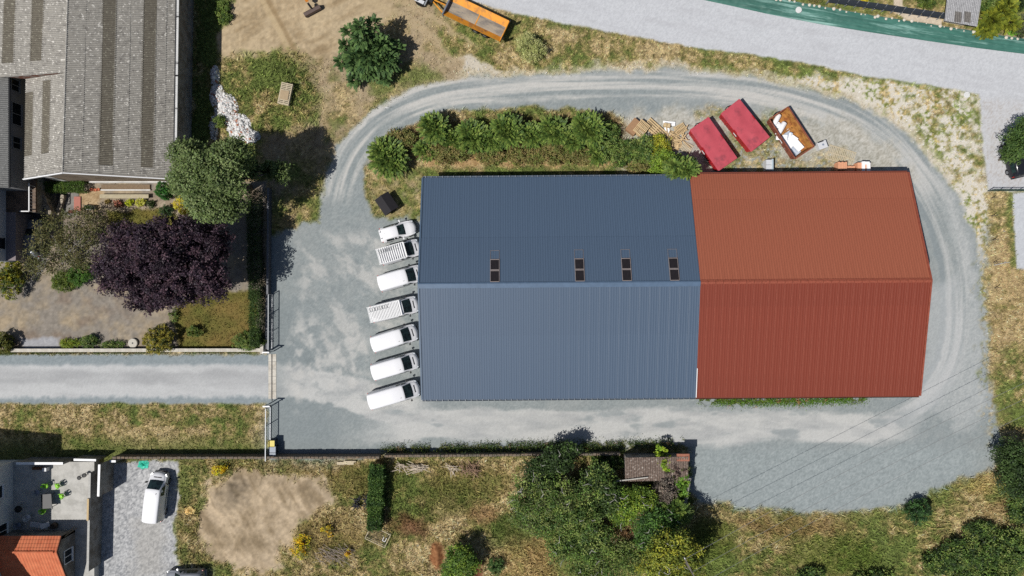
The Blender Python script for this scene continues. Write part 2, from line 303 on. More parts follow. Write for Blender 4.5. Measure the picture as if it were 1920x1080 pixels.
# main road, north-east
ROAD = [(800,-80),(860,-8),(900,7),(962,23),(1040,41),(1120,57),(1200,71),(1290,87),(1380,99),(1440,106),(1530,123),(1620,142),(1700,153),(1790,167),(1836,177),(1838,206),(1841,262),(1848,322),(1851,358),(2010,358),(2010,-80)]
road = spk((210,212,216),(196,198,202),(218,220,223), 4, .4, 111); road = mixc(road, np.broadcast_to(c3(198,199,203), SHP+(3,)), np.clip((fbm(PX*.97+PY*.2, (PY-PX*.17)*6, 60, 4, 113)-.48)*3, 0, 1)*.7)
region(ROAD, road, 2.5, .3, g=.0, rid=5)
region([(1842,190),(1920,190),(1920,350),(1850,350)], spk((204,203,204),(186,172,160),(214,214,216), 3.5, .6, 115), 14, 1, amt=.7)
region([(1898,361),(1990,361),(1990,503),(1906,503)], spk((206,209,214),(196,198,204),(214,217,221), 4, .4, 117), 2.5, .2, g=0, rid=5)
# gardens beyond the road
region([(1380,-80),(1990,-80),(1990,78),(1830,62),(1640,34),(1480,6)], grass(.3, 71), 3, .3, g=.5, rid=1)
region([(1670,-80),(1696,-80),(1692,10),(1706,22),(1766,36),(1764,50),(1700,36),(1676,22)], spk((222,206,184),(205,190,168),(230,216,196), 5, .5, 121), 1.5, .15, g=0, rid=6)
so1, s1 = path_coords([(1480,10),(1640,38),(1740,53),(1830,66),(1990,90)]); lay(sstep(8, 4, abs(so1+3))*.9, spk((164,148,130),(140,126,110),(182,166,148), 5), 0)
# western garden
gd = mixc(np.broadcast_to(c3(150,142,132), SHP+(3,)), np.broadcast_to(c3(172,156,132), SHP+(3,)), np.clip((N2-.4)*2.6+(N3-.5)*1.6, 0, 1)); gd = mixc(gd, np.broadcast_to(c3(134,118,104), SHP+(3,)), np.clip((fbm(PX, PY, 40, 4, 131)-.55)*5, 0, 1)*.7)*(.84+.32*N4)[..., None]
region([(-90,340),(500,340),(500,656),(-90,656)], gd, 3, .3, g=.08, rid=7)
region([(40,634),(112,634),(112,654),(40,654)], spk((176,176,180),(160,160,164),(190,190,192), 4, .5), 4, .6)
region([(200,392),(300,388),(330,400),(340,440),(330,560),(480,545),(480,656),(340,656),(326,600),(330,470),(205,430)], mixc(np.broadcast_to(c3(120,110,58), SHP+(3,)), np.broadcast_to(c3(98,104,50), SHP+(3,)), np.clip((N2-.4)*2.4, 0, 1))*(.85+.3*N4)[..., None], 4, .6, g=.7)
region([(340,560),(470,560),(470,650),(340,640)], mixc(np.broadcast_to(c3(134,114,68), SHP+(3,)), np.broadcast_to(c3(106,104,54), SHP+(3,)), np.clip((N2-.45)*3, 0, 1))*(.85+.3*N4)[..., None], 10, 1, g=.6, amt=.8)
region([(150,360),(195,355),(185,395),(150,400)], spk((186,160,124),(160,134,100),(204,180,144), 5), 6, 1)
region([(190,378),(330,372),(330,392),(200,396)], spk((164,148,128),(140,126,108),(182,168,148), 5), 4, .7)
region([(365,-80),(408,-80),(405,120),(400,250),(330,350),(330,300),(365,200)], grass(-.1, 75), 4, .5, g=1., rid=1)
region([(405,-80),(440,-80),(432,10),(420,55),(405,60)], grass(-.1, 76), 4, 1., g=1., rid=1)
# south-west: stony parking and the tipped earth
region([(178,868),(334,864),(334,1055),(400,1062),(404,1160),(120,1160)], spk((182,183,184),(140,142,146),(214,214,214), 3.2, .9, 141), 2.5, .4, g=.0, rid=8)
region([(250,975),(310,975),(310,1080),(250,1080)], (184,180,172), 14, 1, amt=.5)
region([(334,864),(400,864),(390,920),(372,1000),(420,1062),(404,1100),(330,1050)], grass(.05, 77), 4, 1, g=1., amt=.8)
earth = mixc(np.broadcast_to(c3(198,178,150), SHP+(3,)), np.broadcast_to(c3(152,134,108), SHP+(3,)), np.clip((N2-.42)*2.0+(TR2-.48)*1.6+(N3-.5)*1.3, 0, 1))*(.86+.28*N4)[..., None]
MND = [(382,920),(400,896),(450,886),(540,888),(600,890),(620,905),(618,940),(590,965),(545,985),(530,1030),(510,1075),(460,1075),(420,1050),(372,1020),(375,960)]
region(MND, earth, 10, 1.7, g=.03, rid=4)
region(ell(428,930,24,26), np.clip(earth*.82, 0, 255), 14, 1, amt=.7); ZD += sstep(0, 40, pdist(ell(430,930,46,46), .5))*1.0+sstep(0, 30, pdist(MND, .6))*.25*N2
ZD += np.where(RID == 1, (N3-.5)*.10+(N4-.5)*.07, 0)*G
RID_NAMES = {0: 'meadow', 1: 'grass_verge', 2: 'gravel_yard', 3: 'driveway', 4: 'bare_earth', 5: 'road', 6: 'garden_path', 7: 'garden_ground', 8: 'gravel_parking'}
C = np.clip(C*(.975+.05*NG)[..., None], 0, 255)
CL = np.clip(lin(C)/KEXP, .005, .8).astype(np.float32)
def field(px, py):
    j = np.clip(((px-gx[0])/GS).astype(int), 0, SHP[1]-1); i = np.clip(((py-gy[0])/GS).astype(int), 0, SHP[0]-1); return i, j
M_ground = mat('ground_soil_and_stone', None, .95, .06, 9., .12, attr='Col', spec=.1, bscale=14.)
VX = ((PX-960)*H/F).ravel(); VY = ((540-PY)*H/F).ravel(); VZ = ZD.ravel()
idx = np.arange(PX.size).reshape(SHP); quads = np.stack([idx[1:, :-1], idx[1:, 1:], idx[:-1, 1:], idx[:-1, :-1]], -1).reshape(-1, 4); qr = RID[:-1, :-1].ravel()
for rid, nm in RID_NAMES.items():
    q = quads[qr == rid]
    if not len(q): continue
    u, inv = np.unique(q, return_inverse=True)
    o = obj(nm, npmesh(nm, np.stack([VX[u], VY[u], VZ[u]], 1), inv.reshape(-1, 4), CL.reshape(-1, 3)[u], M_ground, True)); o['kind'] = 'structure'
mb = MB(); x0, x1, y0, y1 = VX.min(), VX.max(), VY.min(), VY.max(); B = 900
mb.add([(x0,y0,-.03),(x1,y0,-.03),(x1,y1,-.03),(x0,y1,-.03),(-B,-B,-.03),(B,-B,-.03),(B,B,-.03),(-B,B,-.03)], [(4,5,1,0),(5,6,2,1),(6,7,3,2),(7,4,0,3)])
o = part('ground', mb, mat('far_meadow', (124,116,70), .95, .3, .3, col2=(92,102,50), scale2=.05), None); o['kind'] = 'structure'

# grass blades
def blades(name, n, prob, hmin, hmax, seed, wd=.05, tint=1.6):
    r = np.random.default_rng(seed); px = r.uniform(-60, 1980, n*4); py = r.uniform(-50, 1130, n*4); i, j = field(px, py)
    k = (r.random(n*4) < prob(px, py, i, j)) & (G[i, j] > .1); px, py, i, j = px[k][:n], py[k][:n], i[k][:n], j[k][:n]; n = len(px)
    x = (px-960)*H/F; y = (540-py)*H/F; z = ZD[i, j]; h = r.uniform(hmin, hmax, n); a = r.uniform(0, 2*np.pi, n); t = r.uniform(.3, 1.3, n)*h; b = a+r.uniform(-.8, .8, n)
    wv = wd*r.uniform(.6, 1.4, n); ox, oy = np.cos(a+np.pi/2)*wv, np.sin(a+np.pi/2)*wv
    V = np.stack([np.stack([x-ox, y-oy, z-.01], 1), np.stack([x+ox, y+oy, z-.01], 1), np.stack([x+np.cos(b)*t, y+np.sin(b)*t, z+h], 1)], 1).reshape(-1, 3)
    c = CL[i, j]*(r.uniform(.5, 1.75, n)*tint)[:, None]; c[:, 1] *= r.uniform(.94, 1.1, n)
    o = obj(name, npmesh(name, V, np.arange(3*n).reshape(-1, 3), np.repeat(np.clip(c, 0, .7), 3, 0), M_leaf)); o['kind'] = 'stuff'; return o
M_leaf = mat('leaf', None, .55, .1, 3., attr='Col', spec=.25, transl=.22)
# ------------------------------------------------------------------ vegetation helpers
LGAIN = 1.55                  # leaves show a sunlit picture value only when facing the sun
def unit(v): return v/np.maximum(np.linalg.norm(v, axis=1, keepdims=True), 1e-6)
def leafmesh(name, C0, ax, nr, ln, wd, col, parent=None, m=None):
    d = unit(ax); s = unit(np.cross(d, nr)); ln = np.asarray(ln).reshape(-1, 1)*np.ones((len(C0), 1)); wd = np.asarray(wd).reshape(-1, 1)*np.ones((len(C0), 1))
    V = np.stack([C0, C0+d*ln*.5+s*wd*.5, C0+d*ln, C0+d*ln*.5-s*wd*.5], 1).reshape(-1, 3)
    o = obj(name, npmesh(name, V, np.arange(4*len(C0)).reshape(-1, 4), np.repeat(np.clip(col, .002, .7), 4, 0), m or M_leaf), parent); return o
def rdirs(n, r, up=0.):
    v = r.normal(size=(n, 3)); v[:, 2] += up; return unit(v)
def colr(base, n, r, var=.25, hue=.08):
    c = np.array(alb(base))[None]*(1+r.uniform(-var, var, (n, 1))); return c*(1+r.uniform(-hue, hue, (n, 3)))
def lobes_round(lobes, n, leaf, cols, r, clump=.45, per=26, fill=.6, var=.3, up=.6, inner=.05):
    """leaf clumps through the outer part of several ellipsoids; lobes: (x,y,z,rx,ry,rz) in metres"""
    A = np.array([l[3]*l[4]+l[5]*(l[3]+l[4])*.5 for l in lobes]); A = A/A.sum(); out = []
    for l, sh in zip(lobes, A):
        k = max(3, int(n*sh/per)); d = rdirs(k, r, .35); rad = r.uniform(fill, 1., (k, 1))*(1+.16*np.sin(d[:, :1]*5+l[0])*np.cos(d[:, 1:2]*6+l[1]))
        cc = np.array(l[:3])[None]+d*rad*np.array(l[3:6])[None]; out.append((cc, d))
    cc = np.concatenate([o[0] for o in out]); cd = np.concatenate([o[1] for o in out]); k = len(cc)
    ci = r.integers(0, len(cols), k); cbase = np.array([alb(c) for c in cols])[ci]*r.uniform(1-var, 1+var, (k, 1))
    ld = rdirs(k*per, r, .7); cr = np.repeat(r.uniform(.7, 1.3, (k, 1)), per, 0)*clump
    P0 = np.repeat(cc, per, 0)+ld*cr*np.array([1., 1., .7])*r.uniform(.55, 1.05, (k*per, 1)); nr = unit(ld*.9+np.array([[0, 0, up]])+rdirs(k*per, r)*.45); ax = np.cross(nr, rdirs(k*per, r))+ld*.35
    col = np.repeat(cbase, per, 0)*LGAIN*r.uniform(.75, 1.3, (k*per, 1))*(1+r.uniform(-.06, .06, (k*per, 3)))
    ln, wd_ = leaf*r.uniform(.7, 1.3, k*per), leaf*.55*r.uniform(.7, 1.3, k*per)
    if inner:                      # oversized leaves added deep in the crown to block light, in darker colour
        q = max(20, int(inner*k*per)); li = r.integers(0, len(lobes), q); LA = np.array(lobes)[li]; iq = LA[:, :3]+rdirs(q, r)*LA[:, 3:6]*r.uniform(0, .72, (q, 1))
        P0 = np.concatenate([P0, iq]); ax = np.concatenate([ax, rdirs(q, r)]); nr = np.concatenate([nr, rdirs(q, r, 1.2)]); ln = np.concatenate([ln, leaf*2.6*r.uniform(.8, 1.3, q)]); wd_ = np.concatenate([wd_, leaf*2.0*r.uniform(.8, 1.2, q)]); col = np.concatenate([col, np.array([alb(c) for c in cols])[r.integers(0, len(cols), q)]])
    P0[:, 2] = np.maximum(P0[:, 2], .05)
    return P0, ax, nr, ln, wd_, col
def fronds(lobes, n, length, cols, r, pairs=7, wd=.085, droop=.35):
    P0, AX, NR, LN, CL_ = [], [], [], [], []
    A = np.array([l[3]*l[4] for l in lobes]); A = A/A.sum()
    for l, sh in zip(lobes, A):
        k = max(4, int(n*sh)); d = rdirs(k, r, .55); d[:, 2] = np.abs(d[:, 2])*.9-.12; o = np.array(l[:3])+d*np.array(l[3:6])*r.uniform(.25, .78, (k, 1))
        out = unit(d+rdirs(k, r)*.35); L = length*r.uniform(.7, 1.2, (k, 1)); cb = np.array([alb(c) for c in cols])[r.integers(0, len(cols), k)]*LGAIN*1.2*r.uniform(.72, 1.3, (k, 1))
        side = unit(np.cross(out, np.array([0, 0, 1.])[None]+.01)); nrm = unit(np.cross(side, out))
        for t in np.linspace(.12, 1, pairs):
            p = o+out*L*t; p[:, 2] -= droop*(L[:, 0]*t)**2
            for s in (-1, 1):
                P0.append(p); AX.append(side*s+out*.55); NR.append(nrm); LN.append(L[:, 0]*.30*(1.1-.55*t)); CL_.append(cb*r.uniform(.85, 1.15, (k, 1)))
    P0 = np.concatenate(P0); P0[:, 2] = np.maximum(P0[:, 2], .04); LN = np.concatenate(LN)
    return P0, np.concatenate(AX), np.concatenate(NR), LN, np.full(len(P0), wd), np.concatenate(CL_)
M_bark = mat('bark', (104,92,78), .9, .3, 8, .4, col2=(150,142,130), scale2=3)
M_pale = mat('pale_bark', (196,192,184), .85, .2, 8)
def trunk(parent, base, tops, r0, m=None, r=None):
    mb = MB(); b = Vector(base); main = Vector(tops[0]); mid = b.lerp(main, .5)+Vector((.12*r0*3, -.1, 0))
    mb.tube([b-Vector((0,0,.1)), b.lerp(mid, .5), mid, main], [r0*1.25, r0, r0*.75, r0*.3], 7); part('trunk', mb, m or M_bark, parent, True)
    for t in tops[1:]:
        t = Vector(t); q = b.lerp(main, .45+.3*(hash((round(t.x, 2), round(t.y, 2))) % 10)/10.); l = MB(); l.tube([q, q.lerp(t, .5)+Vector((0,0,.15)), t], [r0*.5, r0*.32, r0*.1], 5); part('limb', l, m or M_bark, parent, True)
def WL(px, py, rx, ry, z, rz): p = W(px, py, z); return (p.x, p.y, z, P(rx, z), P(ry, z), rz)
def tree(name, label, cat, lobes, n, leaf, cols, seed, kind='round', base=None, r0=.12, group=None, tk=True, mtrunk=None, **kw):
    """lobes: (px,py,rx,ry,zc,rz) in plan units and metres"""
    r = np.random.default_rng(seed); L = [WL(*l) for l in lobes]
    bx, by = (W(*base).xy if base else (np.mean([l[0] for l in L]), np.mean([l[1] for l in L])))
    t = thing(name, label, cat, (bx, by, 0), 0, group)
    if kind == 'round': d = lobes_round(L, n, leaf, cols, r, **kw)
    else: d = fronds(L, n, leaf, cols, r, **kw)
    P0 = d[0]-np.array([[bx, by, 0]]); crown = leafmesh('crown' if tk else 'foliage', P0, *d[1:], parent=t)
    tops = [(l[0]-bx, l[1]-by, l[2]+.3*l[5]) for l in sorted(L, key=lambda l: -l[3])]
    if tk: trunk(t, (0, 0, 0), tops if len(tops) > 1 else tops+[(tops[0][0]+.4*L[0][3], tops[0][1]+.3*L[0][4], tops[0][2]-.2), (tops[0][0]-.4*L[0][3], tops[0][1]-.2*L[0][4], tops[0][2]-.1)], r0, mtrunk)
    else:
        mb = MB(); l = L[0]
        for a in range(4): mb.tube([(0, 0, 0), (.3*l[3]*math.cos(a*1.6), .3*l[4]*math.sin(a*1.6), max(.15, l[2]))], [.03, .012], 4)
        part('stem', mb, M_bark, t)
    return t
def bush(label, px, py, rx, ry, h, cols, seed, n=2200, leaf=.1, cat='bush', name='bush', kind='round', group=None, **kw):
    kw.setdefault('clump', .16); kw.setdefault('fill', .7)
    if kind != 'round': kw.pop('clump'); kw.pop('fill')
    return tree(name, label, cat, [(px, py, rx, ry, h*.5, h*.52)], n, leaf, cols, seed, kind, tk=False, group=group, **kw)
def hedge(label, a, b, wd, h, cols, n, leaf, seed, cat='hedge', name='hedge', z0=0.):
    """leafy box from plan point a to b (ground foot)"""
    r = np.random.default_rng(seed); A, Bv = W(*a), W(*b); d = (Bv-A); L = d.length; ux = np.array(d.normalized()); uy = np.array((-ux[1], ux[0], 0))
    t = thing(name, label, cat, A); s = r.uniform(0, L, n); f = r.random(n); cl = fbm(s*3, f*9, 1.5, 3, seed)
    side = np.where(f < .5, r.uniform(-1, 1, n), np.where(f < .75, -1, 1)); zz = np.where(f < .5, 1, r.uniform(.05, 1, n)); ww = wd*(.85+.5*(fbm(s, f*0, .8, 3, seed+3)-.5)); hh = h*(.9+.4*(fbm(s, side, .7, 3, seed+5)-.4))
    P0 = ux[None]*s[:, None]+uy[None]*(side*ww/2)[:, None]+r.normal(size=(n, 3))*.07; P0[:, 2] = z0+np.maximum(zz*hh+r.normal(size=n)*.06, .03)
    nr = unit(np.stack([uy[0]*side*(f > .5), uy[1]*side*(f > .5), np.where(f < .5, 1., .25)], 1)+r.normal(size=(n, 3))*.6)
    cb = np.array([alb(c) for c in cols])[np.clip((cl*len(cols)*1.0).astype(int), 0, len(cols)-1)]*LGAIN*r.uniform(.7, 1.3, (n, 1))
    leafmesh('foliage', P0, rdirs(n, r, .2), nr, leaf*r.uniform(.7, 1.3, n), leaf*.6, cb, t)
    mb = MB(); k = max(2, int(L/1.2))
    for i in range(k): q = d*((i+.5)/k); mb.tube([(q.x, q.y, z0), (q.x, q.y, z0+h*.7)], [.04, .02], 5)
    part('stem', mb, M_bark, t); return t

# ------------------------------------------------------------------ roof helpers
def ribbed(wd, L, ribs, rh, rw):
    """roof sheet lying along +y, trapezoid ribs across x, last rib is the lap (material 1)"""
    xs = [(0, 0)]; st = wd/ribs
    for i in range(ribs):
        c = st*(i+.5); xs += [(c-rw, 0), (c-rw*.55, rh), (c+rw*.55, rh), (c+rw, 0)]
    xs.append((wd-.001, 0)); mb = MB(); n = len(xs)
    vs = [(x, y, z) for y in (0, L) for x, z in xs]; mb.add(vs, [(i, i+1, n+i+1, n+i) for i in range(n-1)])
    mb.add([(wd-.03, 0, .003), (wd+.012, 0, .006), (wd+.012, L, .006), (wd-.03, L, .003), (wd-.01, 0, rh*.7), (wd-.01, L, rh*.7)], [(0, 4, 5, 3), (4, 1, 2, 5)], 1)
    return mb
def corrugated(p0, pu, pv, period, amp, nv=1, samp=4, th=0.):
    """patch p0 + u*pu + v*pv with waves running along v"""
    p0, pu, pv = Vector(p0), Vector(pu), Vector(pv); L = pu.length; n = max(6, int(L/period*samp)); nm = pu.cross(pv).normalized()
    if nm.z < 0: nm = -nm
    mb = MB(); vs = []
    for j in range(nv+1):
        for i in range(n+1): vs.append(p0+pu*(i/n)+pv*(j/nv)+nm*(amp*math.sin(2*math.pi*i/samp)+th))
    fs = [(j*(n+1)+i, j*(n+1)+i+1, (j+1)*(n+1)+i+1, (j+1)*(n+1)+i) for j in range(nv) for i in range(n)]
    if pu.cross(pv).z < 0: fs = [f[::-1] for f in fs]
    return mb.add(vs, fs)
def tiles(p0, pu, pv, tw, tl, amp=.035, step=.03):
    """clay tiles: round columns along u, overlapping courses along v (v runs up the slope)"""
    p0, pu, pv = Vector(p0), Vector(pu), Vector(pv); nu = max(1, round(pu.length/tw)); nv = max(1, round(pv.length/tl)); nm = pu.cross(pv).normalized()
    if nm.z < 0: nm = -nm
    mb = MB(); S = 5
    for j in range(nv):
        vs = []
        for k, (t, hh) in enumerate(((j/nv-.004, step), ((j+1)/nv, 0))):
            for i in range(nu*S+1): vs.append(p0+pu*(i/(nu*S))+pv*t+nm*(amp*abs(math.sin(math.pi*i/S))+hh))
        m = nu*S+1; fs = [(i, i+1, m+i+1, m+i) for i in range(m-1)]
        if pu.cross(pv).z < 0: fs = [f[::-1] for f in fs]
        mb.add(vs, fs)
    return mb
def window(parent, c, nrm, wd, ht, frame, glass, bars=1):
    """window on a vertical wall: c centre, nrm outward (x or y axis)"""
    c, nrm = Vector(c), Vector(nrm); s = Vector((-nrm.y, nrm.x, 0)); w_ = obj('window', None, parent) if False else None
    mb = MB()
    for a in (-1, 1): mb.beam(c+s*a*wd/2-Vector((0,0,ht/2))+nrm*.03, c+s*a*wd/2+Vector((0,0,ht/2))+nrm*.03, .07, .08)
    for a in (-1, 1): mb.beam(c-s*wd/2+Vector((0,0,a*ht/2))+nrm*.035, c+s*wd/2+Vector((0,0,a*ht/2))+nrm*.035, .08, .07)
    for k in range(bars): mb.beam(c-s*(wd/2)+s*wd*(k+1)/(bars+1)-Vector((0,0,ht/2))+nrm*.032, c-s*(wd/2)+s*wd*(k+1)/(bars+1)+Vector((0,0,ht/2))+nrm*.032, .05, .05)
    f = part('window', mb, frame, parent); p = MB()
    q = [c+s*a*wd/2+Vector((0,0,b*ht/2))+nrm*.015 for a, b in ((-1,-1),(1,-1),(1,1),(-1,1))]; p.add(q, [(0,1,2,3)]); part('pane', p, glass, f)
    sl = MB(); sl.beam(c-s*(wd/2+.08)-Vector((0,0,ht/2+.06))+nrm*.07, c+s*(wd/2+.08)-Vector((0,0,ht/2+.06))+nrm*.07, .18, .05); part('sill', sl, frame, f)
    return f
M_white = mat('white_render', (246,244,240), .85, .06, 1.5, col2=(205,202,196), scale2=.8, f2=(.5,.75))
M_whitep = mat('white_paint', (262,262,262), .5, .03, 3)
M_glass = mat('dark_glass', (34,40,46), .12, .15, 1.2, spec=.5)
M_conc = mat('concrete', (172,168,160), .9, .14, 3, .15, col2=(140,134,124), scale2=1.2)
M_concp = mat('pale_concrete', (208,206,200), .9, .07, 2, .1, col2=(188,186,180), scale2=.9)
M_block = mat('block_wall', (150,148,144), .9, .15, 2.2, .2, col2=(120,114,106), scale2=1)
M_tan = mat('tan_render', (152,138,122), .9, .14, 2, col2=(130,116,100), scale2=.7)
M_steelg = mat('grey_steel', (176,180,184), .45, .1, 4, metal=.3)
M_dark = mat('dark_steel', (44,46,50), .5, .15, 4)
M_blk = mat('black_plastic', (28,29,31), .55, .1, 4)
M_rub = mat('rubber', (30,30,32), .9, .15, 6)

# ------------------------------------------------------------------ the blue hall and the red hall
HR = .0080
ZN, ZR, ZS = 2.58, 6.30, 4.30
YN, YNR, YR, YS = 10.98*1.0, 11.22, .37, -11.15*1.0
XL, XM, XR_ = -9.19, 18.40, 40.93
YN, YNR = (207+209)/2*(H-ZN)/F-.0, 213*(H-ZN)/F-.1
YR = 8.5*(H-ZR)/F; YS = -208*(H-ZS)/F
XL = -170*(H-ZS)/F; XM = 343*(H-ZS)/F; XR_ = 763*(H-ZS)/F
M_blue = mat('blue_steel_roof', (86,105,128), .5, .05, .5, spec=.42, col2=(79,97,120), scale2=.12, f2=(.4,.65), stretch=(1,.15,1))
M_blue_e = mat('blue_lap', (92,112,134), .42, .06, 2, spec=.5)
M_redn = mat('faded_red_roof', (172,101,77), .65, .07, .9, spec=.2, col2=(164,90,68), scale2=.16, f2=(.4,.7), stretch=(1,.2,1))
M_red = mat('rust_red_roof', (141,67,50), .6, .07, .9, spec=.25, col2=(134,62,47), scale2=.16, f2=(.4,.7), stretch=(1,.2,1))
M_red_e = mat('worn_red_lap', (156,84,66), .65, .25, 3, spec=.2, stretch=(1,.6,1))
M_wallb = mat('blue_cladding', (92,106,124), .5, .08, 1); M_wallr = mat('cream_cladding', (170,160,146), .7, .1, 1)
def hall(name, label, x0, x1, yn, npan, m0, m1, mw, lapN, lapS, ribs, rh, mn=None):
    t = thing(name, label, 'warehouse', (0, 0, 0), math.atan(HR)); wd = (x1-x0)/npan
    for side, ye, ze, lap in (('n', yn, ZN, lapN), ('s', YS, ZS, lapS)):
        dy, dz = YR-ye, ZR-ze; L = math.hypot(dy, dz); ang = math.atan2(dz, abs(dy)); sg = 1 if dy > 0 else -1
        a, b = L*lap, L*(1-lap)
        ms = [mn, mn] if (side == 'n' and mn) else [m0, m1]; low = ribbed(wd, a+.12, ribs, rh, .05).mesh('roof_panel', ms); up = ribbed(wd, b, ribs, rh, .05).mesh('roof_panel', ms)
        for k in range(npan):
            xx = x0+wd*k if sg > 0 else x1-wd*k; rz = 0 if sg > 0 else math.pi
            rot = (Matrix.Rotation(rz, 4, 'Z') @ Matrix.Rotation(ang, 4, 'X')).to_euler(); yy = ye
            f = a/L; nz = math.cos(ang)*.022; ny = -math.sin(ang)*.022*sg
            obj('roof_panel', low, t, (xx, yy, ze), rot); obj('roof_panel', up, t, (xx, yy+dy*f+ny, ze+dz*f+nz), rot)
        g = MB(); y_ = ye-sg*.09; g.add([(x0, y_-.08, ze-.02), (x0, y_-.07, ze-.14), (x0, y_+.07, ze-.14), (x0, y_+.08, ze-.02), (x1, y_-.08, ze-.02), (x1, y_-.07, ze-.14), (x1, y_+.07, ze-.14), (x1, y_+.08, ze-.02)], [(0,1,5,4),(1,2,6,5),(2,3,7,6)])
        gt = part('gutter', g, M_wallb if m0 is M_blue else mat('red_gutter', (128,70,56), .6, .1, 2), t)
        if m0 is M_blue:
            br = MB()
            for k in range(int((x1-x0)/.58)): br.box(x0+.3+k*.58, y_, ze+.0, .035, .17, .02)
            part('gutter_bracket', br, M_steelg, gt, kind='stuff')
    yw0, yw1 = YS+.35, yn-.35; wl = MB()
    for xx in ((x0+.25,) if m0 is M_blue else (x1-.25,)):
        zn = ZN+(ZR-ZN)*.35/(yn-YR)-.06; zs = ZS+(ZR-ZS)*.35/(YR-YS)-.06
        for dx in (0,): wl.add([(xx-.1, yw0, 0), (xx-.1, yw1, 0), (xx-.1, yw1, zn), (xx-.1, YR, ZR-.07), (xx-.1, yw0, zs), (xx+.1, yw0, 0), (xx+.1, yw1, 0), (xx+.1, yw1, zn), (xx+.1, YR, ZR-.07), (xx+.1, yw0, zs)], [(4,3,2,1,0),(5,6,7,8,9),(0,1,6,5),(1,2,7,6),(4,0,5,9),(3,4,9,8),(2,3,8,7)])
    part('gable_wall', wl, mw, t)
    for yy, zz in ((yw0, ZS), (yw1, ZN)):
        l = MB(); l.box((x0+x1)/2, yy, (zz-.1)/2, (x1-x0)-.3, .2, zz-.1); part('side_wall', l, mw, t)
    return t
bh = hall('blue_warehouse', 'long hall with a ribbed blue-grey steel roof and four skylights', XL, XM-.01, YN, 28, M_blue, M_blue, M_wallb, .58, .56, 4, .015)
rh_ = hall('red_warehouse', 'hall with a worn rust-red sheet roof joined to the blue one', XM+.01, XR_, YNR, 30, M_red, M_red_e, M_wallr, .25, .79, 3, .018, M_redn)
# ridge caps
sl_n = (ZR-ZN)/(YN-YR); sl_s = (ZR-ZS)/(YR-YS)
rc = MB(); rc.add([(XL-.05, YR+.14, ZR-.14*sl_n+.10), (XM, YR+.14, ZR-.14*sl_n+.10), (XM, YR, ZR+.13), (XL-.05, YR, ZR+.13), (XL-.05, YR-.42, ZR-.42*sl_s+.085), (XM, YR-.42, ZR-.42*sl_s+.085)], [(0,3,2,1),(3,4,5,2)])
part('ridge_cap', rc, mat('ridge_blue', (96,118,144), .4, .1, 2, spec=.5), bh)
rc = MB()
for k in range(30):
    a, b = XM+.02+(XR_-XM)*k/30, XM+.02+(XR_-XM)*(k+1)/30-.05; rc.add([(a, YR+.22, ZR-.22*sl_n+.075), (b, YR+.22, ZR-.22*sl_n+.075), (b, YR, ZR+.1), (a, YR, ZR+.1), (a, YR-.22, ZR-.22*sl_s+.07), (b, YR-.22, ZR-.22*sl_s+.07)], [(0,3,2,1),(3,4,5,2)])
part('ridge_cap', rc, mat('ridge_red', (158,84,64), .6, .25, 6), rh_)
vt = MB(); vt.box(XM, (YN+YR)/2, 0, .001, .001, .001)
for nm_, x_, par in (('verge_trim', XL-.02, bh), ('verge_trim', XR_+.02, rh_)):
    mb = MB(); yn_ = YN if par is bh else YNR
    mb.beam((x_, yn_, ZN+.03), (x_, YR, ZR+.06), .16, .1); mb.beam((x_, YR, ZR+.06), (x_, YS, ZS+.03), .16, .1); part(nm_, mb, M_blue_e if par is bh else M_red_e, par)
mb = MB(); mb.beam((XM+.02, YS, ZS+.055), (XM+.02, YS+3.0, ZS+3*sl_s+.055), .07, .02); part('flashing', mb, M_whitep, bh)
# skylights
ang = math.atan2(ZR-ZN, YN-YR)
M_sky = mat('smoked_glazing', (46,42,44), .3, .35, 5, stretch=(6,.4,1)); M_skf = mat('skylight_frame', (150,140,138), .5, .15, 3)
for px in (928, 1087, 1175, 1264):
    s = obj('skylight', None, bh)
    c = W(px, 506, 6.0); f = MB(); lx = c.x
    def rp(x, d, h): y = YR+d*math.cos(ang); return (x, y, ZR-d*math.sin(ang)+h)
    d0, d1, d2, d3 = .20, 1.30, 1.48, 2.52; dz4 = 3.48; hw = .44
    bpy.data.objects.remove(s)
    for a, b in ((d0, d1), (d2, d3)): f.add([rp(lx+q*hw, d, .10+.0*d) for q, d in ((-1, a), (1, a), (1, b), (-1, b))], [(0, 1, 2, 3)] if False else [(3, 2, 1, 0)])
    fr = MB()
    for q in (-1, 1): fr.beam(rp(lx+q*hw, d0, .07), rp(lx+q*hw, d3, .07), .05, .13)
    for d in (d0, d1+.04, d2-.04, d3): fr.beam(rp(lx-hw, d, .075), rp(lx+hw, d, .075), .06, .12)
    for d in ((d3+.05, dz4) if True else ()): fr.beam(rp(lx-hw, d, .05), rp(lx+hw, d, .05), .025, .06)
    for q in (-1, 1): fr.beam(rp(lx+q*hw, d3, .05), rp(lx+q*hw, dz4, .05), .025, .06)
    sk = part('skylight', fr, M_skf, bh); 
    for i, (a, b) in enumerate(((d0, d1), (d2, d3))):
        g = MB(); g.add([rp(lx+q*(hw-.02), d, .115) for q, d in ((-1, b), (1, b), (1, a), (-1, a))], [(3, 2, 1, 0)]); part('pane', g, M_sky, sk)
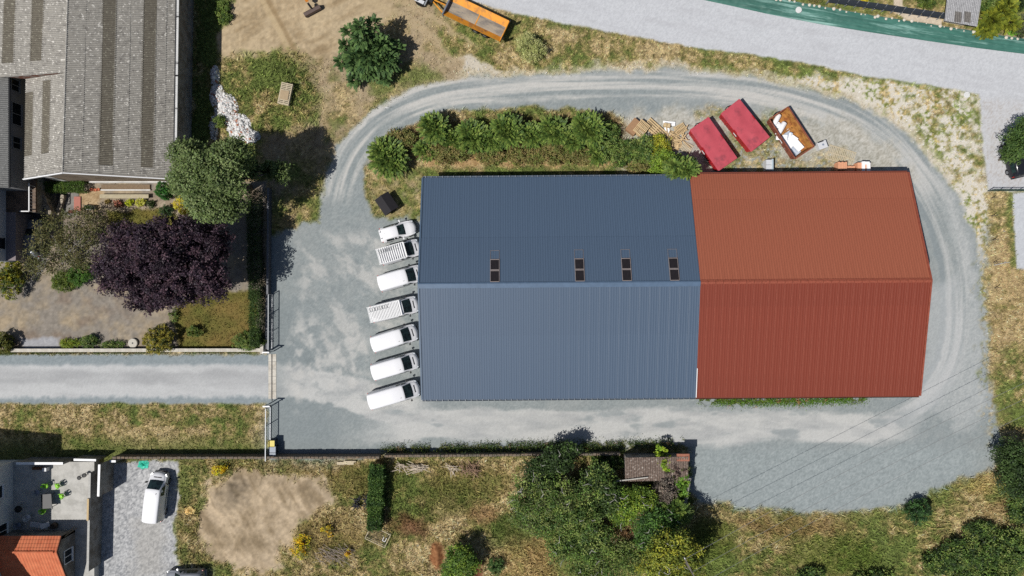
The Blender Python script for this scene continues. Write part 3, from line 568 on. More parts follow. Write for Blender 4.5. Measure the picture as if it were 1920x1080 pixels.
# ------------------------------------------------------------------ grey barn, north-west
def corr4(a, b, c, d, period, amp, samp=4, th=0.):
    """corrugated quad: a->b at the top, d->c at the bottom, waves running from top to bottom"""
    a, b, c, d = map(Vector, (a, b, c, d)); n = max(6, int((b-a).length/period*samp)); nm = (b-a).cross(d-a).normalized()
    fl = nm.z < 0; nm = -nm if fl else nm; mb = MB(); vs = []
    for v in (0, 1):
        for i in range(n+1):
            t = i/n; p = a.lerp(b, t) if v == 0 else d.lerp(c, t); vs.append(p+nm*(amp*math.sin(2*math.pi*i/samp)+th))
    fs = [(i, i+1, n+2+i, n+1+i) for i in range(n)]
    return mb.add(vs, [f[::-1] for f in fs] if fl else fs)
def speck_mat(name, col, dark, light, sc=7.):
    m = mat(name, col, .95, .16, 14., .3, col2=dark, scale2=2.2, f2=(.5, .75), spec=.1, detail=6)
    t = m.node_tree; b = t.nodes['Principled BSDF']; src = b.inputs['Base Color'].links[0].from_socket
    n = t.nodes.new('ShaderNodeTexNoise'); n.inputs['Scale'].default_value = sc; n.inputs['Detail'].default_value = 2; tc = t.nodes.new('ShaderNodeTexCoord'); t.links.new(tc.outputs['Object'], n.inputs['Vector'])
    mr = t.nodes.new('ShaderNodeMapRange'); mr.inputs[1].default_value = .60; mr.inputs[2].default_value = .68; t.links.new(n.outputs[0], mr.inputs[0])
    mx = t.nodes.new('ShaderNodeMix'); mx.data_type = 'RGBA'; t.links.new(mr.outputs[0], mx.inputs[0]); t.links.new(src, mx.inputs[6]); mx.inputs[7].default_value = (*alb(light), 1); t.links.new(mx.outputs[2], b.inputs['Base Color']); return m
M_fib = speck_mat('lichened_fibre_cement', (180,176,168), (120,116,112), (240,236,228), 4.5); M_fibd = speck_mat('dull_clear_sheet', (128,122,110), (106,100,90), (170,166,150), 5)
barn = thing('grey_barn', 'large barn with weathered grey corrugated roof and two darker sheet bands', 'barn')
eS, eN = W(325, 334, 4.4), W(331, -75, 4.4); rS, rN = W(118, 322, 7.6), W(130, -75, 7.6)
def lerp(a, b, t): return Vector(a).lerp(Vector(b), t)
def band(a0, a1, b0, b1, v0, v1, m, th=0., par=barn, y0=0., y1=1.):
    """strip of sheets between fractions v0..v1 from ridge (a0..a1) to eave (b0..b1)"""
    p, q = lerp(a0, a1, y0), lerp(a0, a1, y1); r_, s = lerp(b0, b1, y0), lerp(b0, b1, y1)
    return part('roof_sheet_row', corr4(lerp(p, r_, v0), lerp(q, s, v0), lerp(q, s, v1), lerp(p, r_, v1), .177, .045, th=th), m, par)
vv = [0, .155, .307, .43, .56, .683, .805, .90, 1.005]
for i in range(8):
    th = .012*(8-i); d = i in (2, 5)
    if d: band(rS, rN, eS, eN, vv[i], vv[i+1]+.012, M_fibd, th, y0=.042); band(rS, rN, eS, eN, vv[i], vv[i+1]+.012, M_fib, th, y0=0, y1=.0418)
    else: band(rS, rN, eS, eN, vv[i], vv[i+1]+.012, M_fib, th)
# west slope: southern part is steep, northern part is flatter and stands above it
rM = lerp(rS, rN, (322-136)/(322+75.)); wS, wM = W(46, 334, 5.8), W(49, 148, 5.8); nM, nN = W(-60, 150, 6.7), W(-50, -75, 6.7)
for i, (a, b, d) in enumerate(((0, .36, 0), (.36, .56, 1), (.56, .80, 0), (.80, 1.0, 1))):
    if d: band(rS, rM, wS, wM, a, b+.01, M_fibd, .01*(4-i), y0=.22, y1=.95 if i == 1 else .86); band(rS, rM, wS, wM, a, b+.01, M_fib, .01*(4-i), y0=0, y1=.219); band(rS, rM, wS, wM, a, b+.01, M_fib, .01*(4-i), y0=.951 if i == 1 else .861, y1=1)
    else: band(rS, rM, wS, wM, a, b+.01, M_fib, .01*(4-i))
for i, (a, b, d) in enumerate(((0, .24, 0), (.24, .36, 1), (.36, .53, 0), (.53, .65, 1), (.65, .85, 0), (.85, 1, 0))):
    if d: band(rM, rN, nM, nN, a, b+.01, M_fibd, .05-.006*i, y0=.12); band(rM, rN, nM, nN, a, b+.01, M_fib, .05-.006*i, y0=0, y1=.119)
    else: band(rM, rN, nM, nN, a, b+.01, M_fib, .05-.006*i)
mb = MB(); mb.tube([rS+Vector((0, -.05, .05)), rN+Vector((0, 0, .05))], .11, 6); part('ridge_cap', mb, M_fib, barn)
mb = MB(); a_, b_ = lerp(rM, nM, .06), lerp(rM, nM, 1); c_ = lerp(rM, wM, .08); d_ = wM
mb.add([lerp(rM, nM, .08)+Vector((0, .05, -.02)), lerp(rM, nM, .62)+Vector((0, .05, -.02)), wM+Vector((0, .05, -.3)), lerp(rM, wM, .08)+Vector((0, .05, -.1))], [(0, 1, 2, 3)]); part('step_wall', mb, mat('red_brick', (150,92,68), .9, .3, 6, col2=(180,170,160), scale2=1.5), barn)
sw = Vector((0, 0, 0)); gy_ = eS.y+.28
mb = MB(); pts = [(wS.x+.25, 0), (eS.x-.3, 0), (eS.x-.3, 4.35), (rS.x, 7.5), (wS.x+.25, 5.8)]
mb.add([(p[0], gy_, p[1]) for p in pts]+[(p[0], gy_+.2, p[1]) for p in pts], [(0,1,2,3,4), (9,8,7,6,5)]+[(i, 5+i, 5+(i+1) % 5, (i+1) % 5) for i in range(5)]); part('gable_wall', mb, M_tan, barn)
mb = MB(); mb.add([(wS.x+.1, gy_-.02, 0), (W(75, 340, 5).x, gy_-.02, 0), (W(75, 340, 5).x+.2, gy_-.02, 6.2), (wS.x+.1, gy_-.02, 5.7)], [(0,1,2,3)]); part('white_gable_panel', mb, M_white, barn)
mb = MB(); mb.box((eS.x-.3+W(170, 350, .3).x)/2, gy_-.06, .3, eS.x-.3-W(170, 350, .3).x, .14, .6); part('plinth', mb, M_white, barn)
ew = MB(); ew.add([(eS.x-.3, gy_, 0), (eN.x-.3, eN.y, 0), (eN.x-.3, eN.y, 4.3), (eS.x-.3, gy_, 4.3)], [(0,1,2,3)]); part('side_wall', ew, M_block, barn)
ew = MB(); ew.add([(wS.x+.25, gy_, 0), (wM.x+.25, wM.y, 0), (wM.x+.25, wM.y, 5.7), (wS.x+.25, gy_, 5.7)], [(3,2,1,0)]); part('side_wall', ew, M_block, barn)
mb = MB(); mb.beam(rS+Vector((0, -.12, -.02)), eS+Vector((.1, -.12, -.02)), .1, .22); mb.beam(rS+Vector((0, -.12, -.02)), wS+Vector((-.1, -.12, -.02)), .1, .22); part('bargeboard', mb, M_whitep, barn)
M_gut = mat('peeling_white_gutter', (228,228,226), .7, .1, 1.2, col2=(40,42,46), scale2=.9, f2=(.55,.58), stretch=(.1,1,.1))
mb = MB(); mb.beam(eS+Vector((.16, 0, -.06)), eN+Vector((.16, 0, -.06)), .26, .12); part('gutter', mb, M_gut, barn)
mb = MB(); mb.beam(eS+Vector((.01, 0, .03)), eN+Vector((.01, 0, .03)), .07, .06); part('gutter_lip', mb, M_dark, barn)
# dark house beyond the barn's west side
hu = thing('grey_house', 'house with ribbed grey roof edge and shaded windowed wall behind the barn', 'house')
hx = W(14, 200, 6.2).x; y0, y1 = W(0, 352, 6.2).y, W(0, 122, 6.2).y
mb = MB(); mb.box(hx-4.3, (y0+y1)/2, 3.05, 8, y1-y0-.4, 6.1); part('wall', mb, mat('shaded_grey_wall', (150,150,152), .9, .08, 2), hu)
part('roof', corr4((hx-9, y0, 8.2), (hx-9, y1, 8.2), (hx+.1, y1, 6.2), (hx+.1, y0, 6.2), .2, .04, th=.05), speck_mat('grey_roof_sheets', (140,140,138), (110,110,110), (170,170,168)), hu)
mb = MB(); mb.tube([(hx+.16, y0, 6.15), (hx+.16, y1, 6.15)], .09, 6); part('gutter', mb, M_dark, hu)
mb = MB(); mb.beam((hx-1, y1-.2, 6.6), (hx+1.0, y1-.2, 6.5), .5, .25); part('rain_hopper', mb, M_dark, hu)
for yy, z_, wd_, ht_ in ((W(0, 160, 4.8).y, 4.8, 1.2, 1.1), (W(0, 214, 4.6).y, 4.6, 2.2, 1.3), (W(0, 268, 4.6).y, 4.6, 1.2, 1.1)): window(hu, (hx-.3, yy, z_), (1, 0, 0), wd_, ht_, M_steelg, M_glass, 1)
# white house by the western garden
hw_ = thing('white_house', 'white rendered house front rising above the shaded drive at the picture edge', 'house')
X0 = -915/17.5; ya, yb = W(0, 492).y, W(0, 345).y
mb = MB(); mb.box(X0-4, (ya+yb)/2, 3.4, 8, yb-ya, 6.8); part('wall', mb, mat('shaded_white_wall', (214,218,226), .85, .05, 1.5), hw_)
mb = MB(); mb.add([(X0+.35, ya-.4, 6.8), (X0+.35, yb+.3, 6.8), (X0-8, yb+.3, 9), (X0-8, ya-.4, 9), (X0+.35, ya-.4, 6.65), (X0+.35, yb+.3, 6.65)], [(0,1,2,3),(4,5,1,0)]); part('roof', mb, M_fib, hw_)
mb = MB(); mb.box(X0+.5, (ya+yb)/2-1.6, 1.3, 1.0, yb-ya-3.4, 2.6); part('garage_front', mb, mat('mauve_render', (150,140,142), .9, .08, 2), hw_)
window(hw_, (X0, W(0, 460).y, 3.6), (1, 0, 0), 1.0, 1.2, M_dark, M_glass, 1)
window(hw_, (X0, W(0, 415).y, 5.0), (1, 0, 0), 1.2, .9, M_dark, M_glass, 2)
bx0, bx1, by0, by1 = X0, W(67, 0, 2.6).x, W(0, 398, 2.6).y, W(0, 326, 2.6).y
mb = MB(); mb.box((bx0+bx1)/2, (by0+by1)/2, 2.5, bx1-bx0, by1-by0, .22); bal = part('balcony', mb, mat('brown_floor_tiles', (128,108,92), .7, .3, 2.5, col2=(96,82,72), scale2=1.2), hw_)
mb = MB()
for i in range(9): mb.beam((bx1-.05, by0+(by1-by0)*i/12, 2.6), (bx1-.05, by0+(by1-by0)*i/12, 3.5), .03, .03)
mb.beam((bx1-.05, by0, 3.5), (bx1-.05, by0+(by1-by0)*.72, 3.5), .1, .06); mb.beam((bx1-.05, by0, 3.5), (bx1-1.0, by0, 3.5), .1, .06); part('railing', mb, M_whitep, bal)
mb = MB(); mb.box((bx0+bx1)/2-.2, by1-1.1, 2.68, 1.0, .4, .12); tag(part('door_mat', mb, mat('mat_brown', (60,48,42), .95, .2, 8), None), 'dark brown mat on the brown tiled balcony', 'mat')
mb = MB(); mb.box(bx1-.35, (by0+by1)/2, 1.2, .3, by1-by0, 2.4); part('pier', mb, M_conc, hw_)
# stone ramp walls by the house
M_stone = mat('rubble_stone', (196,184,164), .95, .3, 5, .5, col2=(130,120,108), scale2=3, f2=(.45,.6))
def stone_wall(label, a, b, wd, h, seed, m=None, name='stone_wall'):
    r = random.Random(seed); A, Bv = W(*a), W(*b); L = (Bv-A).length; t = thing(name, label, 'wall', A, math.atan2((Bv-A).y, (Bv-A).x)); n = max(3, int(L/.42))
    mb = MB(); mb.box(L/2, 0, (h-.1)/2, L, wd*.9, h-.1); part('core', mb, m or M_stone, t)
    for i in range(n):
        mb = MB(); q = L/n; mb.box(q*(i+.5), r.uniform(-.02, .02), h-.06+r.uniform(-.03, .05), q*r.uniform(.8, .96), wd*r.uniform(.9, 1.15), .16, r.uniform(-.1, .1)); part('stone', mb, m or M_stone, t)
    return t
stone_wall('pale rubble wall beside the ramp next to the balcony', (86, 350), (108, 404), .55, 1.3, 1)
stone_wall('grey rubble wall between dark ramp and garden slabs', (124, 366), (112, 404), .4, .5, 2)
mb = MB(); mb.prism([W(128, 362).xy, W(148, 362).xy, W(149, 385).xy, W(146, 404).xy, W(116, 406).xy], 0, .06); o = part('paving', mb, mat('grey_slab', (150,146,140), .9, .12, 3, col2=(130,126,120), scale2=1), None); o['kind'] = 'structure'
mb = MB(); mb.prism([W(106, 362).xy, W(122, 364).xy, W(112, 400).xy, W(107, 400).xy], 0, .03); o = part('ramp', mb, mat('dark_asphalt', (96,92,88), .95, .1, 5), None); o['kind'] = 'structure'
mb = MB(); mb.prism([W(45, 345).xy, W(100, 345).xy, W(96, 400).xy, W(86, 500).xy, W(45, 560).xy], 0, .02); o = part('drive_apron', mb, mat('shaded_asphalt', (118,116,114), .95, .12, 4), None); o['kind'] = 'structure'
# bench-like concrete sill south of the barn
t = thing('garden_bench', 'long pale concrete bench in front of the barn gable', 'bench', W(237, 369)); mb = MB(); mb.box(0, 0, .40, 5.2, .42, .1); part('seat', mb, mat('beige_concrete', (196,184,156), .9, .12, 4), t)
for sx in (-2.3, 0, 2.3): mb = MB(); mb.box(sx, 0, .175, .3, .3, .35); part('leg', mb, M_conc, t)
t = thing('raised_bed', 'narrow gravel bed with low white edging along the barn gable', 'flower bed', W(237, 357))
mb = MB(); mb.box(0, .35, .08, 5.2, .5, .16); part('soil', mb, mat('bed_soil', (140,120,98), .95, .2, 6, .3), t); mb = MB(); mb.box(0, .02, .1, 5.3, .12, .2); part('edging', mb, M_white, t)
for i, (px, py) in enumerate(((174, 356), (181, 357), (187, 356))):
    mb = MB(); q = W(px, py); mb.lathe([(.1, 0), (.16, .28), (.17, .3), (.14, .3), (.13, .24)], 12, q.x, q.y, 0); tag(part('flower_pot', mb, mat('terracotta', (206,122,90), .8, .1, 5), None, True), ('terracotta pot nearest the hedge by the barn gable', 'middle terracotta pot by the barn gable', 'terracotta pot nearest the long concrete bench')[i], 'flower pot', 'terracotta pots by the barn')
mb = MB(); q = W(146, 382); mb.box(q.x, q.y, .09, .7, 1.5, .06, 0); tag(part('doormat', mb, mat('pink_slab', (196,130,116), .9, .1, 6), None), 'pink strip of tiles at the end of the grey garden slabs', 'tile strip')

# ------------------------------------------------------------------ house with the terrace, south-west
hs = thing('terrace_house', 'pale rendered house wall with two windows beside the concrete terrace', 'house')
X1 = -924/17.5; HH = 7.5; ya, yb = W(0, 1160).y, W(0, 862).y
mb = MB(); mb.box(X1-4, (ya+yb)/2, HH/2, 8, yb-ya, HH); part('wall', mb, M_white, hs)
mb = MB(); mb.add([(X1+.3, ya, HH), (X1+.3, yb+.2, HH), (X1-8, yb+.2, HH+2), (X1-8, ya, HH+2)], [(0,1,2,3)]); part('roof', mb, M_fib, hs)
M_shut = mat('blue_shutter', (140,160,190), .6, .08, 3)
f = window(hs, (X1, W(0, 908).y, 3.2), (1, 0, 0), 1.3, 1.5, M_whitep, M_glass, 0); mb = MB(); mb.box(X1+.06, W(0, 908).y+.05, 3.5, .06, 1.25, .9); part('shutter', mb, M_shut, f)
window(hs, (X1, W(0, 981).y, 2.6), (1, 0, 0), 1.5, 1.6, M_whitep, M_glass, 1)
ZT = .9; tx0, tx1, ty0, ty1 = X1, W(166, 0, ZT).x+.6, W(0, 1090, ZT).y, W(0, 866, ZT).y
mb = MB(); mb.box((tx0+tx1)/2, (ty0+ty1)/2, ZT/2, tx1-tx0, ty1-ty0, ZT); o = part('terrace', mb, M_concp, None); o['kind'] = 'structure'
def wallbox(label, a, b, ztop, th, z0=0., m=M_block, cap=M_whitep, name='garden_wall', capw=None):
    """wall whose top edge runs between plan points a and b at height ztop"""
    A, Bv = W(a[0], a[1], ztop), W(b[0], b[1], ztop); A.z = Bv.z = 0; d = Bv-A; L = d.length; t = thing(name, label, 'wall', A, math.atan2(d.y, d.x))
    mb = MB(); mb.box(L/2, 0, (z0+ztop-.06)/2, L, th, ztop-.06-z0); part('wall', mb, m, t)
    n = max(1, int(L/1.1)); q = L/n; cm = MB(); cm.box(q/2-.004, 0, ztop-.03, q-.012, capw or th+.03, .06); me = cm.mesh('coping', cap)
    for i in range(n): obj('coping', me, t, (q*i, 0, 0))
    return t
wallbox('terrace north parapet with white coping nearest the house', (30, 869), (118, 869), 2.3, .22)
wallbox('lower white-topped parapet closing the terrace corner', (138, 862), (180, 863), 1.7, .2)
wallbox('grey parapet along the sunlit side of the terrace', (168, 887), (164, 1072), 2.2, .2, cap=M_concp)
wallbox('tall grey screen wall with white coping beside the stone parking', (186, 871), (184, 931), 2.5, .2)
wallbox('short white-topped wall piece at the end of the terrace boundary', (206, 865), (217, 865), 1.5, .2)
mb = MB(); A, Bv = W(165.5, 935, 2.28), W(164.5, 976, 2.28); mb.beam(A, Bv, .2, .1); tag(part('plank', mb, mat('new_wood', (216,190,146), .8, .12, 6), None), 'pale wooden beam lying on the terrace parapet', 'plank')
# orange tiled annex
an = thing('tiled_annex', 'low annex with a bright orange clay tile roof', 'annex')
M_tile = mat('orange_tiles', (226,132,92), .8, .16, 3, col2=(204,110,74), scale2=1.5); M_tiled = M_tile
ex, eyN, ryR = W(115, 0, 3.3).x, W(0, 1005, 3.3).y, W(0, 1035, 3.95).y; ze_, zr_ = 3.3, 3.95; xs0 = X1+.05; syS = ryR-4.2; zS = zr_-4.2*.46
part('tile_slope', tiles((xs0, eyN, ze_), (ex-xs0, 0, 0), (0, ryR-eyN, zr_-ze_), .30, .37), M_tile, an, kind='stuff')
part('tile_slope', tiles((xs0, syS, zS), (ex-xs0, 0, 0), (0, ryR-syS, zr_-zS), .30, .37), M_tile, an, kind='stuff')
for i in range(int((ex-xs0)/.42)):
    mb = MB(); a = xs0+.42*i; mb.tube([(a, ryR, zr_+.03), (a+.44, ryR, zr_+.02)], [.13, .12], 7); part('ridge_tile', mb, M_tile, an)
mb = MB(); xw = ex-.12; prof = [(eyN-.25, ZT), (syS, ZT), (syS, zS-.05), (ryR, zr_-.08), (eyN-.25, ze_-.02)]
mb.add([(xw, p[0], p[1]) for p in prof]+[(xw-.2, p[0], p[1]) for p in prof], [(0,1,2,3,4), (9,8,7,6,5), (0,4,9,5)]); part('gable_wall', mb, M_block, an)
mb = MB(); mb.box((xs0+xw)/2, eyN-.35, (ze_+ZT)/2-.05, xw-xs0, .2, ze_-ZT-.1); part('wall', mb, M_block, an)
mb = MB(); mb.beam((ex+.02, eyN, ze_), (ex+.02, ryR, zr_+.02), .06, .16); mb.beam((ex+.02, ryR, zr_+.02), (ex+.02, syS, zS), .06, .16); part('bargeboard', mb, mat('dark_brown_board', (84,52,40), .8, .1, 4), an)
window(an, (xw, W(0, 1043, 2.2).y, 2.1), (1, 0, 0), 1.4, 1.2, M_whitep, M_glass, 1)
mb = MB(); q0, q1 = W(117, 1004, 2.6), W(140, 988, 1.0); mb.beam(q0, q1, .05, .09); mb.beam(q0+Vector((.22, -.12, 0)), q1+Vector((.22, -.12, 0)), .05, .09)
ld = thing('ladder', 'wooden ladder leaning against the orange-roofed annex', 'ladder'); part('rail', mb, mat('old_wood', (150,136,116), .9, .15, 6), ld)
mb = MB(); mb.beam(q0.lerp(q1, .3), q0.lerp(q1, .3)+Vector((.22, -.12, 0)), .04, .04); mb.beam(q0.lerp(q1, .7), q0.lerp(q1, .7)+Vector((.22, -.12, 0)), .04, .04); part('rung', mb, MATS['old_wood'], ld)
# terrace furniture
def chair(label, px, py, rz, m, round_=True):
    t = thing('garden_chair', label, 'chair', W(px, py, ZT+.4)-Vector((0, 0, .4)), rz, 'garden chairs on the terrace')
    mb = MB(); mb.lathe([(.02, .40), (.25, .39), (.27, .42), (.26, .45), (.02, .43)], 14); part('seat', mb, m, t, True)
    mb = MB(); n = 9
    vs = [(.27*math.cos(a)*s, .27*math.sin(a)*s, z) for z, s in ((.44, 1), (.8, 1.12)) for a in [math.pi*(.55+.9*k/(n-1)) for k in range(n)]]
    mb.add(vs, [(i, i+1, n+i+1, n+i) for i in range(n-1) if i not in (2, 5)]); mb.tube([(.3*math.cos(math.pi*(.55+.9*k/(n-1))), .3*math.sin(math.pi*(.55+.9*k/(n-1))), .81) for k in range(n)], .02, 5); part('backrest', mb, m, t)
    for s in (-1, 1):
        mb = MB(); mb.tube([(-.2, s*.28, .62), (.0, s*.31, .63), (.18, s*.28, .62), (.2, s*.25, .42)], .022, 5); part('armrest', mb, m, t)
        for q in (-1, 1): mb = MB(); mb.tube([(q*.16, s*.16, .42), (q*.22, s*.22, 0)], .022, 5); part('leg', mb, m, t)
    return t
M_lime = mat('lime_plastic', (150,220,60), .45, .04, 3); M_wpl = mat('white_plastic', (226,228,232), .45, .05, 3); M_gpl = mat('grey_plastic', (150,160,178), .5, .05, 3)
chair('sunlit lime green chair nearer the white parapet', 108, 911, math.radians(200), M_lime)
chair('sunlit lime green chair beside the table', 116, 930, math.radians(200), M_lime)
chair('lime green chair standing in the shade near the house', 86, 911, math.radians(-60), M_lime)
chair('lime green chair in the shade at the near end of the table', 82, 957, math.radians(60), M_lime)
chair('pale grey chair with its back to the table', 70, 923, math.radians(20), M_gpl)
chair('white chair lying near the lower house window', 53, 970, math.radians(30), M_wpl)
chair('white chair against the house wall under the window', 35, 985, math.radians(10), M_gpl)
t = thing('garden_table', 'rectangular garden table between the green chairs', 'table', W(96, 936, ZT), math.radians(4)); mb = MB(); mb.box(0, 0, .72, 1.1, 1.5, .05); part('table_top', mb, M_dark, t)
for a in (-.45, .45):
    for b in (-.65, .65): mb = MB(); mb.box(a, b, .35, .05, .05, .7); part('leg', mb, M_dark, t)
for lb, px, py in (('dark round stool in front of the parapet', 153, 894), ('second dark round stool beside the parapet', 163, 889)):
    t = thing('stool', lb, 'stool', W(px, py, ZT)); mb = MB(); mb.lathe([(.19, .38), (.22, .40), (.22, .45), (.19, .46)], 14); part('seat', mb, M_blk, t, True)
    for a in range(3): mb = MB(); mb.tube([(.1*math.cos(a*2.1), .1*math.sin(a*2.1), .4), (.2*math.cos(a*2.1), .2*math.sin(a*2.1), 0)], .02, 5); part('leg', mb, M_blk, t)
t = thing('sun_lounger', 'white folded sun lounger in the shade by the annex', 'lounger', W(77, 983, ZT), math.radians(-8)); mb = MB(); mb.box(0, 0, .3, 1.9, .55, .05); part('bed', mb, M_wpl, t)
mb = MB(); mb.box(.75, .15, .5, .8, .5, .05, math.radians(25), tilt=Matrix.Rotation(.5, 3, 'Y')); part('backrest', mb, M_wpl, t)
for a in (-.8, .6):
    for b in (-.22, .22): mb = MB(); mb.box(a, b, .14, .04, .04, .28); part('leg', mb, M_wpl, t)
t = thing('barbecue', 'round dark barbecue against the shaded house wall', 'barbecue', W(45, 950, ZT)); mb = MB(); mb.lathe([(.05, .6), (.3, .7), (.36, .85), (.34, .95), (.1, 1.05)], 14); part('bowl', mb, M_blk, t, True)
for a in range(3): mb = MB(); mb.tube([(.2*math.cos(a*2.1), .2*math.sin(a*2.1), .7), (.35*math.cos(a*2.1), .35*math.sin(a*2.1), 0)], .02, 5); part('leg', mb, M_blk, t)
t = thing('barrel', 'dark wooden barrel planter by the corner of the annex', 'barrel', W(105, 984, ZT)); mb = MB(); mb.lathe([(.25, 0), (.33, .3), (.28, .6), (.24, .6), (.22, .5)], 14); part('body', mb, mat('barrel_wood', (88,76,66), .9, .2, 6), t, True); mb = MB(); mb.lathe([(.325, .18), (.34, .18), (.34, .24), (.325, .24)], 14); part('hoop', mb, M_dark, t)
t = thing('wall_box', 'white box with a small shelf against the terrace parapet', 'box', W(90, 878, ZT)); mb = MB(); mb.box(0, 0, .3, .42, .36, .6); part('body', mb, M_wpl, t); mb = MB(); mb.box(-.9, .05, .25, 1.2, .3, .04); part('shelf', mb, mat('brown_board', (120,84,58), .8, .2, 5), t); mb = MB(); mb.box(-.9, .05, .115, 1.1, .24, .23); part('cabinet', mb, mat('brown_board', (120,84,58)), t)

# ------------------------------------------------------------------ boundary walls, gates and fence
M_cope = mat('white_coping', (226,220,208), .85, .08, 2.5, col2=(200,192,178), scale2=1)
wallbox('low wall with pale coping between garden and drive', (20, 657), (492, 656.5), .6, .26, m=M_conc, cap=M_cope, capw=.36)
stone_wall('long rubble boundary wall south of the mown strip', (225, 852.5), (716, 852), .22, 1.4, 5, m=mat('old_boundary_stone', (118,110,100), .95, .3, 5, .4, col2=(136,118,100), scale2=2), name='boundary_wall')
stone_wall('overgrown rubble boundary wall in front of the thicket', (725, 850), (1160, 846), .22, 1.3, 6, m=MATS['old_boundary_stone'], name='boundary_wall')
wl = wallbox('dark grey wall with metal capping between garden and yard', (502.5, 352), (501, 552), 1.0, .12, m=mat('dark_wall', (92,94,98), .9, .1, 3), cap=mat('grey_capping', (120,122,128), .6, .1, 3), capw=.20)
wallbox('low dark wall stub running behind the open sliding gate', (500, 553), (499, 655), .6, .12, m=MATS['dark_wall'], cap=MATS['grey_capping'], capw=.20)
mb = MB(); q = W(496, 648); mb.box(q.x, q.y-.3, .45, .35, 1.0, .9); tag(part('wall_pier', mb, M_cope, None), 'pale concrete pier at the corner of the garden wall', 'pier')
def gate(label, px, pya, pyb, h, nb, name='sliding_gate', post_end=True, cat='gate', bar=True):
    A, Bv = W(px, pya), W(px-.5, pyb); t = thing(name, label, cat, A, math.atan2((Bv-A).y, (Bv-A).x)); L = (Bv-A).length
    for z, wd in ((.1, .09), (h, .07)): mb = MB(); mb.box(L/2, 0, z, L, wd, .08); part('rail', mb, M_steelg, t)
    for x in (0, L*.33, L*.66, L): mb = MB(); mb.box(x, 0, h/2, .06, .05, h); part('upright', mb, M_steelg, t)
    bm = MB(); bm.box(0, 0, h/2, .025, .025, h-.1); me = bm.mesh('bar', M_steelg)
    for i in range(nb if bar else 0): obj('bar', me, t, (L*(i+.5)/nb, 0, 0))
    return t
gate('white steel sliding gate with close vertical bars drawn open', 511, 552, 656, 1.25, 42)
def portal(label, px, py):
    t = thing('gate_post', label, 'gate post', W(px, py)); mb = MB()
    for s in (-.28, .28): mb.box(s, 0, .85, .08, .08, 1.7)
    part('post', mb, M_steelg, t); mb = MB(); mb.box(0, 0, 1.72, .74, .14, .08); part('crossbar', mb, M_whitep, t); mb = MB(); mb.box(.28, 0, 1.4, .16, .2, .12); part('roller', mb, M_dark, t)
portal('white T-shaped guide post at the end of the sliding gate', 509, 658); portal('white T-shaped post at the start of the mesh fence', 510, 757)
gate('grey mesh fence between field and yard south of the gateway', 507.5, 762, 858, 1.5, 34, 'mesh_fence', cat='fence')
for i, (xa, xb) in enumerate(((503.5, 509), (511, 518))):
    t = thing('rail_kerb', ('western pale concrete strip of the gate track', 'eastern pale concrete strip of the gate track')[i], 'kerb'); n = 6
    for k in range(n):
        a, b = 664+(748-664)*k/n, 664+(748-664)*(k+1)/n-.4; mb = MB(); mb.prism([W(xa, a).xy, W(xb, a).xy, W(xb, b).xy, W(xa, b).xy], 0, .03); part('slab', mb, M_cope, t)
mb = MB(); A, Bv = W(510, 664), W(510, 752); mb.beam(A+Vector((0, 0, .03)), Bv+Vector((0, 0, .03)), .06, .06); tag(part('gate_rail', mb, M_dark, None), 'dark steel rail sunk between the two gate strips', 'rail')
def bin_(label, px, py, lidm, rz=0):
    t = thing('wheelie_bin', label, 'bin', W(px, py), rz); mb = MB(); a, b = .24, .31
    mb.add([(-a, -a, .06), (a, -a, .06), (a, a, .06), (-a, a, .06), (-b, -b, 1.0), (b, -b, 1.0), (b, b, 1.0), (-b, b, 1.0)], [(0,3,2,1),(4,5,6,7),(0,1,5,4),(1,2,6,5),(2,3,7,6),(3,0,4,7)]); part('body', mb, mat('bin_grey', (96,102,110), .5, .06, 4), t)
    mb = MB(); mb.box(0, 0, 1.04, .7, .68, .08); lid = part('lid', mb, lidm, t); mb = MB(); mb.tube([(-.3, .36, .98), (.3, .36, .98)], .03, 6); part('handle', mb, M_blk, t)
    for s in (-1, 1): mb = MB(); mb.tube([(s*.22, .26, .1), (s*.3, .26, .1)], .1, 10); part('wheel', mb, M_rub, t)
M_lidy = mat('yellow_lid', (234,214,96), .45, .05, 3); M_lidg = mat('steel_blue_lid', (140,152,168), .4, .05, 3)
bin_('wheelie bin with a yellow lid beside the fence', 515, 828, M_lidy); bin_('wheelie bin with a blue-grey lid next to the yellow one', 517, 839, M_lidg); bin_('second blue-grey bin nearest the boundary wall', 517, 850, M_lidg)

# ------------------------------------------------------------------ ruined shed and its walls
sh = thing('tiled_shed', 'small shed with an old brown tiled roof half under dead vines', 'shed')
zA, zB = 2.1, 2.7; a0, a1 = W(1172, 858, zB), W(1294, 851, zB); b0, b1 = W(1172, 902, zA), W(1290, 900, zA)
part('tile_slope', tiles(b0, b1-b0, a0-b0, .24, .33, .05, .03), mat('old_brown_tiles', (120,104,94), .95, .35, 5, .3, col2=(166,158,150), scale2=5, f2=(.55,.66)), sh, kind='stuff')
mb = MB(); cx = (a0.x+a1.x)/2; mb.box(cx, (a0.y+b0.y)/2, 1.02, (a1-a0).length-.5, abs(a0.y-b0.y)-.3, 2.04); part('wall', mb, M_block, sh)
mb = MB(); c0, c1 = W(1268, 850, 2.75), W(1294, 866, 2.65); mb.box((c0.x+c1.x)/2, (c0.y+c1.y)/2, 2.62, 1.3, .75, .14); part('repaired_corner', mb, mat('new_orange_tiles', (176,116,94), .85, .2, 5), sh)
mb = MB(); mb.beam(W(1148, 903, 2.3), W(1215, 895, 2.45), .12, .08); tag(part('pole', mb, M_pale, None), 'pale pole lying across the lower edge of the shed roof', 'pole')
stone_wall('crumbling wall running from the shed towards the meadow', (1284, 886), (1276, 935), .3, 2.0, 9, m=M_block)

